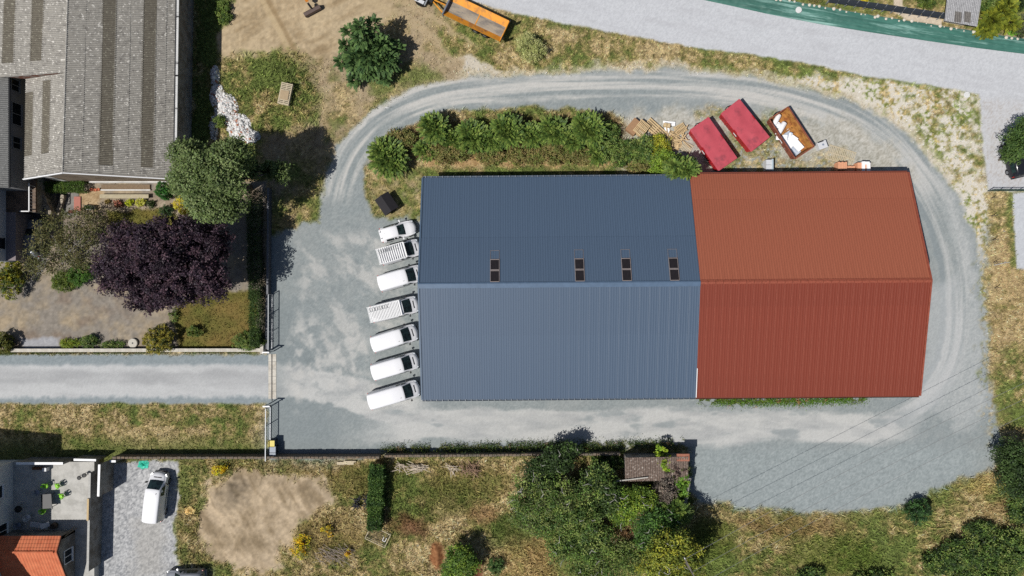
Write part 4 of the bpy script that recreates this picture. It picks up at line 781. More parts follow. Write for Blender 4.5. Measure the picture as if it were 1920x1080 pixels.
# ------------------------------------------------------------------ small black kennel shed in the yard
ks = thing('kennel', 'small black pitched-roof hut beside the blue hall', 'hut', W(728, 384), math.radians(-56)); M_felt = mat('black_felt', (44,42,46), .8, .12, 4)
for s in (-1, 1):
    mb = MB(); mb.add([(-1.0, 0, 1.35), (1.0, 0, 1.35), (1.0, s*.85, .95), (-1.0, s*.85, .95), (-1.0, 0, 1.30), (1.0, 0, 1.30), (1.0, s*.85, .90), (-1.0, s*.85, .90)], [(0,1,2,3),(7,6,5,4),(2,6,7,3),(0,3,7,4),(1,5,6,2)]); part('roof_side', mb, M_felt, ks)
mb = MB(); mb.add([(x, y, z) for x in (-.85, .85) for y, z in ((-.7, 0), (.7, 0), (.7, .95), (0, 1.28), (-.7, .95))], [(0,1,2,3,4), (9,8,7,6,5)]+[(i, 5+i, 5+(i+1) % 5, (i+1) % 5) for i in range(5)]); part('wall', mb, mat('dark_boards', (58,54,52), .9, .2, 5), ks)

# ------------------------------------------------------------------ gardens north-east: tarpaulin bank, panel fence, shed
r = random.Random(4)
lo = [(1300,-4),(1375,12),(1440,26.5),(1540,46),(1640,62),(1740,77),(1830,90),(1990,110)]; hi = [(1330,-20),(1400,-8),(1480,6),(1540,17),(1640,34),(1740,49),(1830,64),(1990,88)]
def interp(pl, x): return float(np.interp(x, [p[0] for p in pl], [p[1] for p in pl]))
nx, ny = 340, 12; vs = []
for j in range(ny+1):
    for i in range(nx+1):
        x = 1302+(1985-1302)*i/nx; t = j/ny; y = interp(lo, x)*(1-t)+interp(hi, x)*t; z = .02+.55*t**.8; wv = float(fbm(np.array([i*.9+j*4.]), np.array([j*9.+i*.12]), 9, 3, 151)[0])
        q = W(x, y); vs.append((q.x, q.y, z+(wv-.5)*.28*min(1, 6*t+.1)))
mb = MB(); mb.add(vs, [(j*(nx+1)+i, j*(nx+1)+i+1, (j+1)*(nx+1)+i+1, (j+1)*(nx+1)+i) for j in range(ny) for i in range(nx)])
M_tarp = mat('green_tarpaulin', (68,118,106), .5, .32, 1.5, spec=.4, stretch=(.07,1.6,1), col2=(150,192,182), scale2=1.3, f2=(.54,.66))  # pale streaks painted into the colour stand in for sunlit wrinkles
ta = math.radians(-9.3); mb.v = [(x*math.cos(ta)+y*math.sin(ta), -x*math.sin(ta)+y*math.cos(ta), z) for x, y, z in mb.v]
tag(part('tarpaulin', mb, M_tarp, None, True, rot=(0, 0, ta)), 'long green tarpaulin pegged over the bank beside the road', 'tarpaulin')
for i in range(46):
    x = 1400+i*12.2+r.uniform(-4, 4)
    if 1838 < x < 1868: continue
    q = W(x, interp(hi, x)+r.uniform(-.5, 3.5)); mb = MB(); s = r.uniform(.07, .2); mb.lathe([(s*.7, 0), (s, s*.4), (s*.75, s*.8), (s*.2, s*.95)], 7); o = part('edging_stone', mb, mat('white_stone', (228,220,204), .9, .1, 5), None, False, (q.x, q.y, .56), (0, 0, r.uniform(0, 6)))
    tag(o, 'small white stone weighing down the upper edge of the green tarpaulin', 'stone', 'white stones along the tarpaulin')
pf = thing('panel_fence', 'dark slatted panel fence with thin posts above the green tarpaulin', 'fence'); M_pan = mat('anthracite_panel', (56,62,70), .5, .08, 3)
for i in range(13):
    fa, fb = i/13, (i+1)/13; pa = W(1548+(1772-1548)*fa, 8+(40-8)*fa); pb = W(1548+(1772-1548)*fb, 8+(40-8)*fb); d = (pb-pa); n_ = Vector((-d.y, d.x, 0)).normalized()
    mb = MB(); up = n_*.34+Vector((0, 0, .62)); mb.add([pa+d*.03, pb-d*.03, pb-d*.03+up, pa+d*.03+up], [(0,1,2,3)]); mb.add([v+Vector((0, 0, -.05)) for v in (pa+d*.03, pb-d*.03, pb-d*.03+up, pa+d*.03+up)], [(3,2,1,0)]); o = part('panel', mb, M_pan, pf); o.location.z = .55
    mb = MB(); mb.beam(pa+Vector((0, 0, .0)), pa+up+Vector((0, 0, .62)), .06, .06); mb.box(pa.x, pa.y, .3, .06, .06, .6); part('post', mb, M_steelg, pf)
gs = thing('garden_shed', 'lean-to shed with a ribbed grey corrugated roof above the tarpaulin', 'shed')
q = [W(1779, -30, 2.3), W(1845, -30, 2.3), W(1832, 50, 2.0), W(1771, 39, 2.0)]
part('roof', corr4(q[0], q[1], q[2], q[3], .19, .035), speck_mat('bright_fibre_cement', (176,176,178), (140,140,142), (206,206,208)), gs)
for xa in ((1790, 1803), (1808, 1820)):
    mb = corr4(W(xa[0], 21.5, 2.13), W(xa[1], 23.5, 2.13), W(xa[1]-1, 43, 2.06), W(xa[0]-1, 41, 2.06), .19, .035, th=.06); part('roof_light', mb, mat('mossy_clear_sheet', (120,116,112), .8, .3, 7), gs)
mb = MB(); mb.prism([W(1780, -22).xy, W(1816, -22).xy, W(1804, 48).xy, W(1768, 41).xy], 0, 1.9); part('wall', mb, M_white, gs)
# ditch covers
for lb, px, py in (('round white cover lying on the green tarpaulin', 1494, 22), ('round white cover at the corner of the stony verge', 1812, 178)):
    q = W(px, py); mb = MB(); mb.lathe([(.31, 0), (.33, .03), (.33, .10), (.30, .12)], 20, z=(.42 if px < 1600 else 0)); mb.lathe([(.12, 0), (.12, .02)], 12, z=(.54 if px < 1600 else .12)); tag(part('manhole_cover', mb, mat('white_cover', (236,236,234), .7, .04, 4), None, loc=q), lb, 'cover')
# dark drive gate on the right
t = thing('drive_gate', 'dark green wire gate across the pale drive at the right edge', 'gate', W(1852, 358)); L = (W(1925, 358)-W(1852, 358)).length; M_gg = mat('dark_green_steel', (46,74,66), .6, .1, 4)
for z in (.1, 1.15): mb = MB(); mb.box(L/2, 0, z, L, .05, .05); part('rail', mb, M_gg, t)
for i in range(5): mb = MB(); mb.box(L*i/4, 0, .6, .07, .07, 1.25); part('post', mb, M_gg, t)
bm = MB(); bm.box(0, 0, .62, .02, .02, 1.05); me = bm.mesh('bar', M_gg)
for i in range(28): obj('bar', me, t, (L*(i+.5)/28, 0, 0))
# wire fence on the right
M_post = mat('grey_post', (120,112,100), .9, .15, 6)
lbs = ['thin leaning fence post nearest the green gate', 'second thin fence post south of the green gate', 'third thin fence post beside the dry grass', 'fourth thin fence post beside the dry grass', 'fifth thin fence post level with the red hall ridge']
for i, (px, py) in enumerate(((1857, 372), (1858, 405), (1860, 450), (1862, 492), (1864, 540))):
    mb = MB(); q = W(px, py); mb.tube([(0, 0, 0), (.06, .03, 1.0)], .035, 5); t = thing('fence_post', lbs[i], 'fence post', q, 0, 'wire fence posts'); part('post', mb, M_post, t); mb = MB(); mb.tube([(0, 0, .8), (.35, .12, 0)], .025, 5); part('brace', mb, M_post, t)
t = thing('felled_branch', 'pale broken branch lying across the dry strip on the right', 'branch', W(1878, 494), .1); mb = MB(); mb.tube([(-.9, -.1, .08), (0, .02, .12), (.9, .05, .07)], [.05, .06, .03], 6); mb.tube([(.1, 0, .1), (.5, .25, .08)], [.04, .02], 5); part('wood', mb, M_pale, t)
# power line
pl = thing('power_pole', 'wooden power pole rising out of the yellow-green tree', 'power pole', W(1297, 1072, 8.6)-Vector((0, 0, 8.6))); M_wood = mat('weathered_pole', (120,114,106), .9, .15, 5)
mb = MB(); mb.tube([(0, 0, 0), (0, 0, 8.8)], [.13, .08], 8); part('pole', mb, M_wood, pl, True); wd = Vector((550, 280, 0)).normalized(); cr = Vector((-wd.y, wd.x, 0))
mb = MB(); mb.beam(cr*-1.5+Vector((0, 0, 8.4)), cr*1.5+Vector((0, 0, 8.4)), .12, .14); part('crossarm', mb, M_wood, pl); mb = MB(); mb.tube([(-1.6, -.5, .0), (0, 0, 6.4)], .1, 6); part('strut', mb, M_wood, pl)
for k, s in enumerate((-1.4, 0, 1.4)):
    mb = MB(); b = cr*s+Vector((0, 0, 8.46)); mb.lathe([(.03, 0), (.07, .06), (.04, .1), (.07, .15), (.02, .22)], 8, b.x, b.y, b.z); part('insulator', mb, M_whitep, pl)
    A = pl.location+cr*s+Vector((0, 0, 8.7)); pts = [A+wd*d+Vector((0, 0, -1.1*(1-((d-22)/22)**2))) for d in np.linspace(0, 44, 14)]; mb = MB(); mb.tube(pts, .016, 4)
    tag(part('power_line', mb, mat('cable_grey', (150,150,150), .6, .05, 3), None), ('power cable nearest the halls, crossing the south-east corner', 'middle power cable crossing the south-east corner', 'power cable farthest from the halls, crossing the south-east corner')[2-k], 'cable', 'power cables')
# ------------------------------------------------------------------ vehicles
M_car = mat('white_car_paint', (262,262,265), .22, .015, 1.5, spec=.5); M_carg = mat('grey_car_paint', (150,154,162), .25, .03, 1.5, spec=.5, metal=.2); M_cark = mat('black_car_paint', (38,40,46), .2, .05, 1.5, spec=.5)
M_wind = mat('windscreen', (44,62,62), .08, .35, 1.3, spec=.6, col2=(24,30,32), scale2=2.2, f2=(.45,.6)); M_tl = mat('tail_light', (190,50,40), .3, .1, 4); M_hl = mat('head_light', (214,220,226), .15, .1, 4, spec=.6); M_rim = mat('wheel_rim', (150,152,156), .4, .1, 4, metal=.5)
VAN = dict(st=[(0, .86, .70, 1.70), (.05, .93, .755, 1.84), (.16, .95, .77, 1.91), (1.2, .96, .79, 1.95), (2.6, .96, .79, 1.955), (-1.70, .96, .77, 1.93), (-1.54, .955, .755, 1.88), (-1.06, .95, .76, 1.44), (-.70, .93, .78, 1.13), (-.34, .90, .74, 1.02), (-.10, .82, .64, .88), (0, .70, .52, .66)], ws=(-1.52, -.74), belt=1.08, bow=.30)
CAR = dict(st=[(0, .72, .48, .82), (.06, .78, .52, 1.06), (.22, .82, .53, 1.30), (.55, .84, .56, 1.44), (1.2, .84, .575, 1.49), (-2.05, .84, .57, 1.46), (-1.88, .84, .56, 1.40), (-1.45, .83, .60, 1.16), (-1.12, .82, .64, .97), (-.6, .80, .64, .90), (-.22, .74, .56, .80), (-.05, .62, .44, .66), (0, .54, .38, .56)], ws=(-1.86, -1.14), belt=.88, bow=.22)
def vehicle(name, label, cat, rear, ang, L, spec, paint, rack=None, group=None, zr=1.6):
    base = W(rear[0], rear[1], zr); base.z = 0; t = thing(name, label, cat, base, math.radians(ang), group)
    st = [((x if (x > 0 or i == 0) else L+x), a, b, z) for i, (x, a, b, z) in enumerate(spec['st'])]
    st[-1] = (L, *st[-1][1:]); bow0 = L-2.3
    def bow(x, y, hw): return x-spec['bow']*max(0, min(1, (x-bow0)/2.3))**.7*(y/hw)**2*.55 if x > bow0 else x+(.10*(y/hw)**2 if x < .2 else 0)
    mb = MB(); rings = []
    for x, hw, hr, z in st:
        bl = min(spec['belt'], z-.10); half = [(.0, .24), (hw*.86, .24), (hw*.97, .36), (hw, .55), (hw*.985, bl), (hr+(hw-hr)*.55, bl+(z-bl)*.35), (hr+.02, z-.10), (hr-.03, z-.035), (hr-.14, z), (hr*.4, z+.022), (0, z+.028)]
        ring = half+[(-y, q) for y, q in half[-2:0:-1]]; rings.append([(bow(x, y, hw), y, q) for y, q in ring])
    n = len(rings[0]); mb.add([v for g in rings for v in g], [(i*n+k, i*n+(k+1) % n, (i+1)*n+(k+1) % n, (i+1)*n+k) for i in range(len(rings)-1) for k in range(n)]+[tuple(range(n-1, -1, -1)), tuple(range((len(rings)-1)*n, len(rings)*n))])
    body = part('body', mb, paint, t, True)
    def prof(x):
        xs = [s[0] for s in st]; return [float(np.interp(x, xs, [s[k] for s in st])) for k in (1, 2, 3)]
    def top(x, f):
        hw, hr, z = prof(x); y = f*(hr-.02); return Vector((bow(x, y, hw)+.0, y, z+.028-.03*f*f+.012))
    xa, xb = L+spec['ws'][0], L+spec['ws'][1]; g = MB(); nf, nl = 8, 5; vs = [top(xa+(xb-xa)*j/nl, (-1+2*i/nf)*(.90+.05*j/nl)) for j in range(nl+1) for i in range(nf+1)]
    g.add(vs, [(j*(nf+1)+i, (j+1)*(nf+1)+i, (j+1)*(nf+1)+i+1, j*(nf+1)+i+1) for j in range(nl) for i in range(nf)]); ws = part('windscreen', g, M_wind, t, True)
    wp = MB()
    for f0, f1 in ((-.7, -.05), (.0, .62)): wp.tube([top(xb-.06, f0)+Vector((0, 0, .02)), top(xb-.1, f1)+Vector((0, 0, .02))], .012, 4)
    part('wiper', wp, M_blk, ws)
    for s in (-1, 1):
        wl = [(L+spec['ws'][0]-.75, L+spec['ws'][0]+.35)] if spec is VAN else [(.55, L+spec['ws'][0]-.62), (L+spec['ws'][0]-.56, L+spec['ws'][0]+.30)]
        for a, b in wl:
            g = MB(); q = []
            for x, e in ((a, .12), (b, .12), (b-.25*(b > L-2), .86), (a+.05, .86)):
                hw, hr, z = prof(x); bl = min(spec['belt'], z-.1); yy = hw*.985+(hr+.02-hw*.985)*e+.012; q.append((x, s*yy, bl+(z-.10-bl)*e))
            g.add(q, [(0,1,2,3)]); part('side_window', g, M_wind, t)
        xm = L+spec['ws'][1]-.32; hw = prof(xm)[0]; m_ = MB(); m_.beam((xm, s*(hw-.05), 1.08 if spec is VAN else .98), (xm-.02, s*(hw+.10), 1.12 if spec is VAN else 1.0), .06, .05); m_.box(xm-.03, s*(hw+.14), 1.2 if spec is VAN else 1.02, .13, .17, .26 if spec is VAN else .16); part('mirror', m_, M_blk if spec is VAN else paint, t)
        hl = MB(); hw, hr, z = prof(L-.28); hl.box(L-.34, s*(hw*.84), z-.20, .3, .2, .18, s*-.45); part('headlight', hl, M_hl, t)
        tl = MB(); hw = prof(.05)[0]; tl.box(.13, s*(hw-.045), .95 if spec is VAN else .82, .10, .08, .5 if spec is VAN else .24); part('tail_light', tl, M_tl, t)
        for xw in (.18*L, L-.19*L):
            tm = MB(); rr = .33 if spec is VAN else .30; tm.tube([(xw, s*.70, rr), (xw, s*(.955 if spec is VAN else .835), rr)], rr, 18); ty = part('wheel', tm, M_rub, t, False); rm = MB(); rm.tube([(xw, s*.8, rr), (xw, s*(.965 if spec is VAN else .845), rr)], rr*.62, 12); part('rim', rm, M_rim, ty)
    mb = MB(); hw = prof(0)[0]; mb.box(-.02, 0, .45, .14, hw*1.75, .26); part('bumper', mb, M_blk if spec is VAN else paint, t); mb = MB(); mb.box(L-.10, 0, .42, .16, prof(L-.1)[0]*1.5, .2); part('bumper', mb, M_blk, t)
    if spec is VAN:
        for s in (-1, 1): mb = MB(); mb.box(L*.45, s*.965, .72, L*.42, .03, .09); part('side_rub_strip', mb, M_blk, t)
        mb = MB(); mb.box(L-.5, 0, prof(L-.5)[2]+.03, .10, .8, .02); part('bonnet_vent', mb, M_blk, t)
        mb = MB(); mb.tube([(L-1.9, -.45, 1.95), (L-2.0, -.45, 2.06)], .02, 5); part('aerial', mb, M_blk, t)
        mb = MB(); mb.box(-.005, 0, 1.1, .02, .02, 1.1); part('door_seam', mb, M_blk, t)
    else:
        mb = MB(); mb.tube([(.6, 0, 1.47), (.5, 0, 1.55)], .02, 5); part('aerial', mb, M_blk, t); mb = MB(); mb.add([top(.05, f)-Vector((.02, 0, 0)) for f in (-.8, .8)]+[top(.24, f)+Vector((0, 0, .01)) for f in (.8, -.8)], [(0,1,2,3)]); part('rear_window', mb, M_wind, t)
    if rack:
        n_, ladder, x1_ = rack; rk = obj('roof_rack', None, t) if False else None; z = 2.08; x0 = -.02
        fr = MB()
        for s in (-1, 1): fr.beam((x0-.1, s*.80, z), (x1_, s*.80, z), .05, .06)
        fr.beam((x0, -.8, z), (x0, .8, z), .05, .06); fr.beam((x1_, -.8, z), (x1_, .8, z), .16, .04)
        for x in (.3, 1.5, 2.7):
            for s in (-1, 1): fr.beam((x, s*.78, 1.85), (x, s*.80, z), .04, .04)
        k = part('roof_rack', fr, M_whitep, t); sm = MB(); sm.box(0, 0, z+.01, .11, 1.54, .03); me = sm.mesh('slat', M_whitep)
        for i in range(n_): obj('slat', me, k, (x0+.12+(x1_-.15-x0)*i/n_, 0, 0))
        if ladder:
            ld = thing('ladder', ladder, 'ladder', base, math.radians(ang)); fr = MB()
            for y in (.28, .62): fr.beam((.05, y, z+.09), (2.2, y, z+.09), .05, .06)
            part('rail', fr, M_steelg, ld); rg = MB(); rg.tube([(0, .28, z+.09), (0, .62, z+.09)], .018, 5); me = rg.mesh('rung', M_dark)
            for i in range(8): obj('rung', me, ld, (.2+i*.26, 0, 0))
    return t
G_ = 'vehicles parked in a row against the blue hall'
vehicle('parked_car', 'small white hatchback at the top of the parked row', 'car', (712.5, 442), 15.5, 3.85, CAR, M_car, group=G_, zr=1.0)
vehicle('parked_van', 'shorter white van with a wide-slatted roof rack, next to the hatchback', 'van', (711, 482), 15.8, 4.4, VAN, M_car, rack=(12, 'ladder strapped on the rack of the van next to the hatchback', 2.85), group=G_)
vehicle('parked_van', 'plain white van between the two vans with roof racks', 'van', (709, 532.5), 15.8, 4.7, VAN, M_car, group=G_)
vehicle('parked_van', 'white van with a finely slatted roof rack in the middle of the row', 'van', (694, 590.5), 13.6, 5.1, VAN, M_car, rack=(20, 'ladder strapped on the finely slatted rack of the middle van', 3.3), group=G_)
vehicle('parked_van', 'plain white van just below the middle racked van, third from the bottom', 'van', (696, 647.5), 17.0, 4.95, VAN, M_car, group=G_)
vehicle('parked_van', 'plain white van second from the bottom of the row', 'van', (696.5, 700), 16.1, 5.0, VAN, M_car, group=G_)
vehicle('parked_van', 'longest plain white van at the bottom of the row', 'van', (690, 755), 16.1, 5.5, VAN, M_car, group=G_)
vehicle('parked_van', 'white van parked alone on the stony parking by the terrace', 'van', (281, 981), 83.2, 5.2, VAN, M_car)
vehicle('parked_car', 'silver grey car cut off by the bottom edge on the stony parking', 'car', (382, 1083), 182, 4.2, CAR, M_carg, zr=1.0)
vehicle('parked_car', 'dark car in deep shade beside the white house', 'car', (58, 483), 88, 4.2, CAR, M_carg, zr=1.0)
vehicle('parked_car', 'black car half under the tree at the right edge', 'car', (1915, 331), 104, 4.2, CAR, M_cark, zr=1.0)

# ------------------------------------------------------------------ skips
M_redsk = mat('red_skip_paint', (206,44,52), .5, .12, 2, col2=(170,36,44), scale2=1.2); M_redtp = mat('red_cover', (206,88,100), .6, .10, 1.1, col2=(130,66,76), scale2=.8, f2=(.5,.78)); M_brsk = mat('brown_skip_paint', (158,92,72), .7, .18, 2, col2=(130,72,56), scale2=1.3); M_orin = mat('rusty_orange_inside', (196,140,74), .8, .25, 2, col2=(150,92,50), scale2=1.2)
def skip(label, a, b, d, zt, mout, cover):
    """top corners: a, b the short side, d the far end of the side starting at a"""
    A, B_, D = W(*a, zt), W(*b, zt), W(*d, zt); ux = D-A; L = ux.length; wd = (B_-A).length; t = thing('waste_skip', label, 'skip', (A.x, A.y, 0), math.atan2(ux.y, ux.x), 'waste skips behind the red hall')
    sg = 1 if ux.cross(B_-A).z > 0 else -1; th = .07; ins = .12
    for (x0, y0, x1, y1, xb0, yb0, xb1, yb1) in ((0, 0, L, 0, ins, ins, L-ins, ins), (0, wd, L, wd, ins, wd-ins, L-ins, wd-ins), (0, 0, 0, wd, ins, ins, ins, wd-ins), (L, 0, L, wd, L-ins, ins, L-ins, wd-ins)):
        mb = MB(); cx, cy = L/2, wd/2; f = lambda x, y, k: (x+(cx-x)*k/abs(cx-x+1e-6)*0+(th if x < cx-1e-3 and x0 == x1 else (-th if x > cx+1e-3 and x0 == x1 else 0)), y+(th if y < cy and y0 == y1 else (-th if y > cy and y0 == y1 else 0)))
        o1, o2, i1, i2 = (x0, y0), (x1, y1), f(x0, y0, 1), f(x1, y1, 1); ob1, ob2, ib1, ib2 = (xb0, yb0), (xb1, yb1), f(xb0, yb0, 1), f(xb1, yb1, 1)
        mb.add([(p[0], sg*p[1], z) for p, z in ((ob1, .15), (ob2, .15), (o2, zt), (o1, zt), (ib1, .15), (ib2, .15), (i2, zt), (i1, zt))], [(0,1,2,3), (2,6,7,3)]); mb.add([(p[0], sg*p[1], z) for p, z in ((ib1, .15), (ib2, .15), (i2, zt), (i1, zt))], [(3,2,1,0)], 1)
        part('side', mb, [mout, M_orin if not cover else mout], t)
    mb = MB(); mb.box(L/2, sg*wd/2, .18, L-2*ins, wd-2*ins, .08); part('floor', mb, M_orin if not cover else mout, t)
    for k in range(7):
        for yy, s in ((0, -1), (wd, 1)): mb = MB(); x = L*(k+.5)/7; mb.beam((x, sg*(yy+s*.03-s*ins*.8), .3), (x, sg*(yy+s*.05), zt-.06), .09, .1); part('rib', mb, mout, t)
    for x in (.5, L-.5): mb = MB(); mb.box(x, sg*wd/2, .07, .5, wd*.5, .14); part('skid', mb, M_dark, t)
    mb = MB(); mb.tube([(-.08, sg*wd*.35, zt*.6), (-.18, sg*wd*.5, zt*.62), (-.08, sg*wd*.65, zt*.6)], .05, 6); part('lifting_hook', mb, M_dark, t)
    mb = MB()
    for p, q in (((0, 0), (L, 0)), ((0, wd), (L, wd)), ((0, 0), (0, wd)), ((L, 0), (L, wd))): mb.beam((p[0], sg*p[1], zt+.02), (q[0], sg*q[1], zt+.02), .1, .08)
    part('rim', mb, mout, t)
    mb = MB(); mb.box(L*.52, -sg*.075, zt*.72, .5, .02, .16); part('plate', mb, M_whitep, t)
    if cover:
        n, m = 22, 12; vs = []
        for j in range(m+1):
            for i in range(n+1):
                u, v = i/n, j/m; nb = float(fbm(np.array([u*5.+a[0]]), np.array([v*3.]), .9, 3, 161)[0])-.5; e = min(1, 8*min(u, 1-u, v, 1-v)); vs.append((-.04+u*(L+.08), sg*(-.05+v*(wd+.10)), zt+.075+e*(.05*math.sin(math.pi*v)+.10*nb)-(.04 if abs(u-.48) < .03 else 0)))
        mb = MB(); mb.add(vs, [(j*(n+1)+i, j*(n+1)+i+1, (j+1)*(n+1)+i+1, (j+1)*(n+1)+i) for j in range(m) for i in range(n)]); part('cover', mb, M_redtp, t, True)
    return t, L, wd, sg
skip('red skip under a sagging red cover nearest the pallets', (1294, 244), (1329, 222), (1347, 320), 1.5, M_redsk, True)
skip('red skip under a red cover in the middle of the three skips', (1352, 213.5), (1386, 187), (1408, 284), 1.5, M_redsk, True)
t, L, wd, sg = skip('open brown skip full of white rubbish', (1442, 223.5), (1478, 201), (1491, 298), 1.35, M_brsk, False)
M_junk = mat('white_foam', (270,270,272), .7, .05, 3); M_junkb = mat('bluish_sheeting', (196,208,224), .7, .12, 3)
rz = t.rotation_euler.z; ca, sa = math.cos(rz), math.sin(rz)
def inskip(x, y): return Vector((t.location.x+x*ca-sg*y*sa*1., t.location.y+x*sa+sg*y*ca, 0))
r = random.Random(9)
for k, (lb, nm_, cat, x, y, lx, ly, lz, z, a, m_) in enumerate((
    ('white rolled mattress across the end of the open skip', 'rolled_mattress', 'mattress', .55, .95, .42, 1.3, .4, .55, .5, M_junk), ('white foam roll second from the hook end of the open skip', 'foam_roll', 'foam roll', 1.55, .9, .45, 1.35, .4, .6, .45, M_junk),
    ('small crumpled white bag between the two rolls in the skip', 'bag', 'bag', 1.1, .9, .5, .6, .3, .55, .2, M_junk), ('white board leaning on the skip side wall', 'board', 'board', 2.35, .45, .85, .5, .3, .6, .9, M_junk),
    ('grey-blue plastic sheet in the middle of the skip', 'plastic_sheet', 'plastic sheet', 2.5, 1.15, .55, .8, .25, .55, .4, M_junkb), ('large white panel lying across the skip', 'panel', 'panel', 3.15, 1.0, .85, 1.25, .25, .62, .35, M_junk),
    ('bluish crumpled sheeting at the bottom end of the skip', 'sheeting', 'sheeting', 4.1, .75, 1.1, .95, .25, .5, .1, M_junkb), ('square white panel propped at the bottom corner of the skip', 'panel', 'panel', 3.95, 1.45, .95, .7, .2, .65, .1, M_junk), ('rusty orange bar lying across the rubbish', 'bar', 'bar', 2.1, 1.05, .12, 1.4, .1, .72, .0, M_orin), ('small round white tub in the skip', 'tub', 'tub', 2.1, 1.55, .3, .3, .25, .6, 0, M_junk))):
    p = inskip(x, y*.92); mb = MB(); lx, ly = lx*1.3, ly*1.15
    if 'roll' in nm_: mb.tube([(0, -ly/2, z), (0, -ly/2+.08, z), (0, ly/2-.08, z), (0, ly/2, z)], [lx*.40, lx*.5, lx*.5, lx*.4], 12)
    elif nm_ == 'tub': mb.lathe([(.11, z-.3), (.15, z), (.13, z), (.1, z-.2)], 14)
    else:
        n = 6; vs = [((i/n-.5)*lx, (j/n-.5)*ly, z+r.uniform(-.03, .03)*(2 if 'sheet' in nm_ or nm_ == 'bag' else .3)+(.16*(1-((i/n-.5)**2+(j/n-.5)**2)*4) if nm_ == 'bag' else (i/n-.5)*lz*.5)) for j in range(n+1) for i in range(n+1)]
        k0 = (n+1)**2; mb.add(vs+[(v[0], v[1], v[2]-.06) for v in vs], [(j*(n+1)+i, j*(n+1)+i+1, (j+1)*(n+1)+i+1, (j+1)*(n+1)+i) for j in range(n) for i in range(n)]+[(k0+(j+1)*(n+1)+i, k0+(j+1)*(n+1)+i+1, k0+j*(n+1)+i+1, k0+j*(n+1)+i) for j in range(n) for i in range(n)]+[(i, k0+i, k0+i+1, i+1) for i in range(n)]+[(n*(n+1)+i+1, k0+n*(n+1)+i+1, k0+n*(n+1)+i, n*(n+1)+i) for i in range(n)]+[((j+1)*(n+1), k0+(j+1)*(n+1), k0+j*(n+1), j*(n+1)) for j in range(n)]+[(j*(n+1)+n, k0+j*(n+1)+n, k0+(j+1)*(n+1)+n, (j+1)*(n+1)+n) for j in range(n)])
    tag(part(nm_, mb, m_, None, 'roll' in nm_, p, (0, 0, rz+a)), lb, cat)

# ------------------------------------------------------------------ pallets, wood and stacked goods
M_pal = mat('pallet_wood', (230,202,156), .85, .16, 5, col2=(206,176,132), scale2=2); M_palg = mat('grey_pallet_wood', (212,198,170), .9, .15, 5)
def pallet(label, px, py, rz, z0=0., n=1, lx=1.2, ly=.8, m=None, boards=7, name='pallet', group='wooden pallets', gap=1., tilt=0.):
    t = thing(name, label, 'pallet', W(px, py)+Vector((0, 0, z0)), rz, group); m = m or M_pal; t.rotation_euler.x = tilt
    bm = MB(); bm.box(0, 0, 0, lx/boards*.62*gap, ly, .022); tb = bm.mesh('board', m); sm = MB(); sm.box(0, 0, 0, lx, .09, .09); st = sm.mesh('stringer', m)
    for q in range(n):
        z = q*.145
        for s in (-1, 0, 1): obj('stringer', st, t, (0, s*(ly/2-.05), z+.067))
        for i in range(boards if q == n-1 else 2):
            x = -lx/2+lx/boards*(i+.5) if q == n-1 else (-1 if i == 0 else 1)*(lx/2-.06); obj('board', tb, t, (x, 0, z+.125))
    return t
pallet('stack of pallets with a brown board on top, in the tall grass', 541, 181, math.radians(78), .72, n=3, lx=2.3, ly=1.2, m=M_palg, boards=13)
mb = MB(); q = W(540, 184); mb.box(q.x, q.y, 1.2, .9, .95, .03, math.radians(-10)); tag(part('board', mb, mat('chipboard', (190,168,136), .9, .1, 6), None), 'square tan board lying on the pallets in the grass', 'board')
pallet('stack of new pallets leftmost in the heap by the shrubs', 1201, 243, math.radians(-38), n=5, lx=1.25, ly=1.5, boards=8)
mb = MB(); q = W(1187, 240); mb.box(q.x, q.y, .3, 1.1, 1.5, .6, math.radians(-38)); tg = thing('board_stack', 'flat stack of brown boards left of the pallets', 'boards', (0, 0, 0)); part('board', mb, mat('brown_sheet', (176,138,104), .9, .1, 5), tg)
mb = MB(); mb.box(q.x+.02, q.y+.03, .62, 1.14, 1.52, .03, math.radians(-40)); part('top_board', mb, mat('brown_sheet', (186,148,112)), tg)
pallet('long pallet stood beside the stack in the wood heap', 1229, 244, math.radians(48), n=2, lx=1.2, ly=2.6, boards=5, gap=1.1); bpy.context.view_layer.update()
for lb, px, py, rz, z0 in (('broken pallet at the upper right of the wood heap', 1275, 243, .5, .15), ('broken pallet lying in the middle of the wood heap', 1262, 256, -.3, .05), ('tilted pallet near the bottom of the wood heap', 1268, 270, .15, .0), ('small greyish pallet by the shrub under the heap', 1287, 277, -.5, 0)):
    pallet(lb, px, py, rz, z0, lx=1.2, ly=1.0, m=M_palg if 'grey' in lb else M_pal, boards=8, tilt=r.uniform(-.12, .12))
pallet('flat weathered pallet sunk into the gravel by the hall', 1576, 292, math.radians(-17), 0, lx=3.0, ly=1.6, m=M_palg, boards=16, gap=.7)
for i in range(22):
    a = r.uniform(0, 3.14); q = W(1268+r.gauss(0, 11), 258+r.gauss(0, 11)); mb = MB(); L = r.uniform(.5, 1.3); mb.box(0, 0, 0, L, .08, .03, tilt=Matrix.Rotation(r.uniform(-.25, .25), 3, 'Y')); o = part('loose_board', mb, M_pal, None, False, (q.x, q.y, .25+r.uniform(0, .3)), (0, 0, a)); tag(o, 'loose pale board thrown on the broken pallets', 'board', 'loose boards on the wood heap')
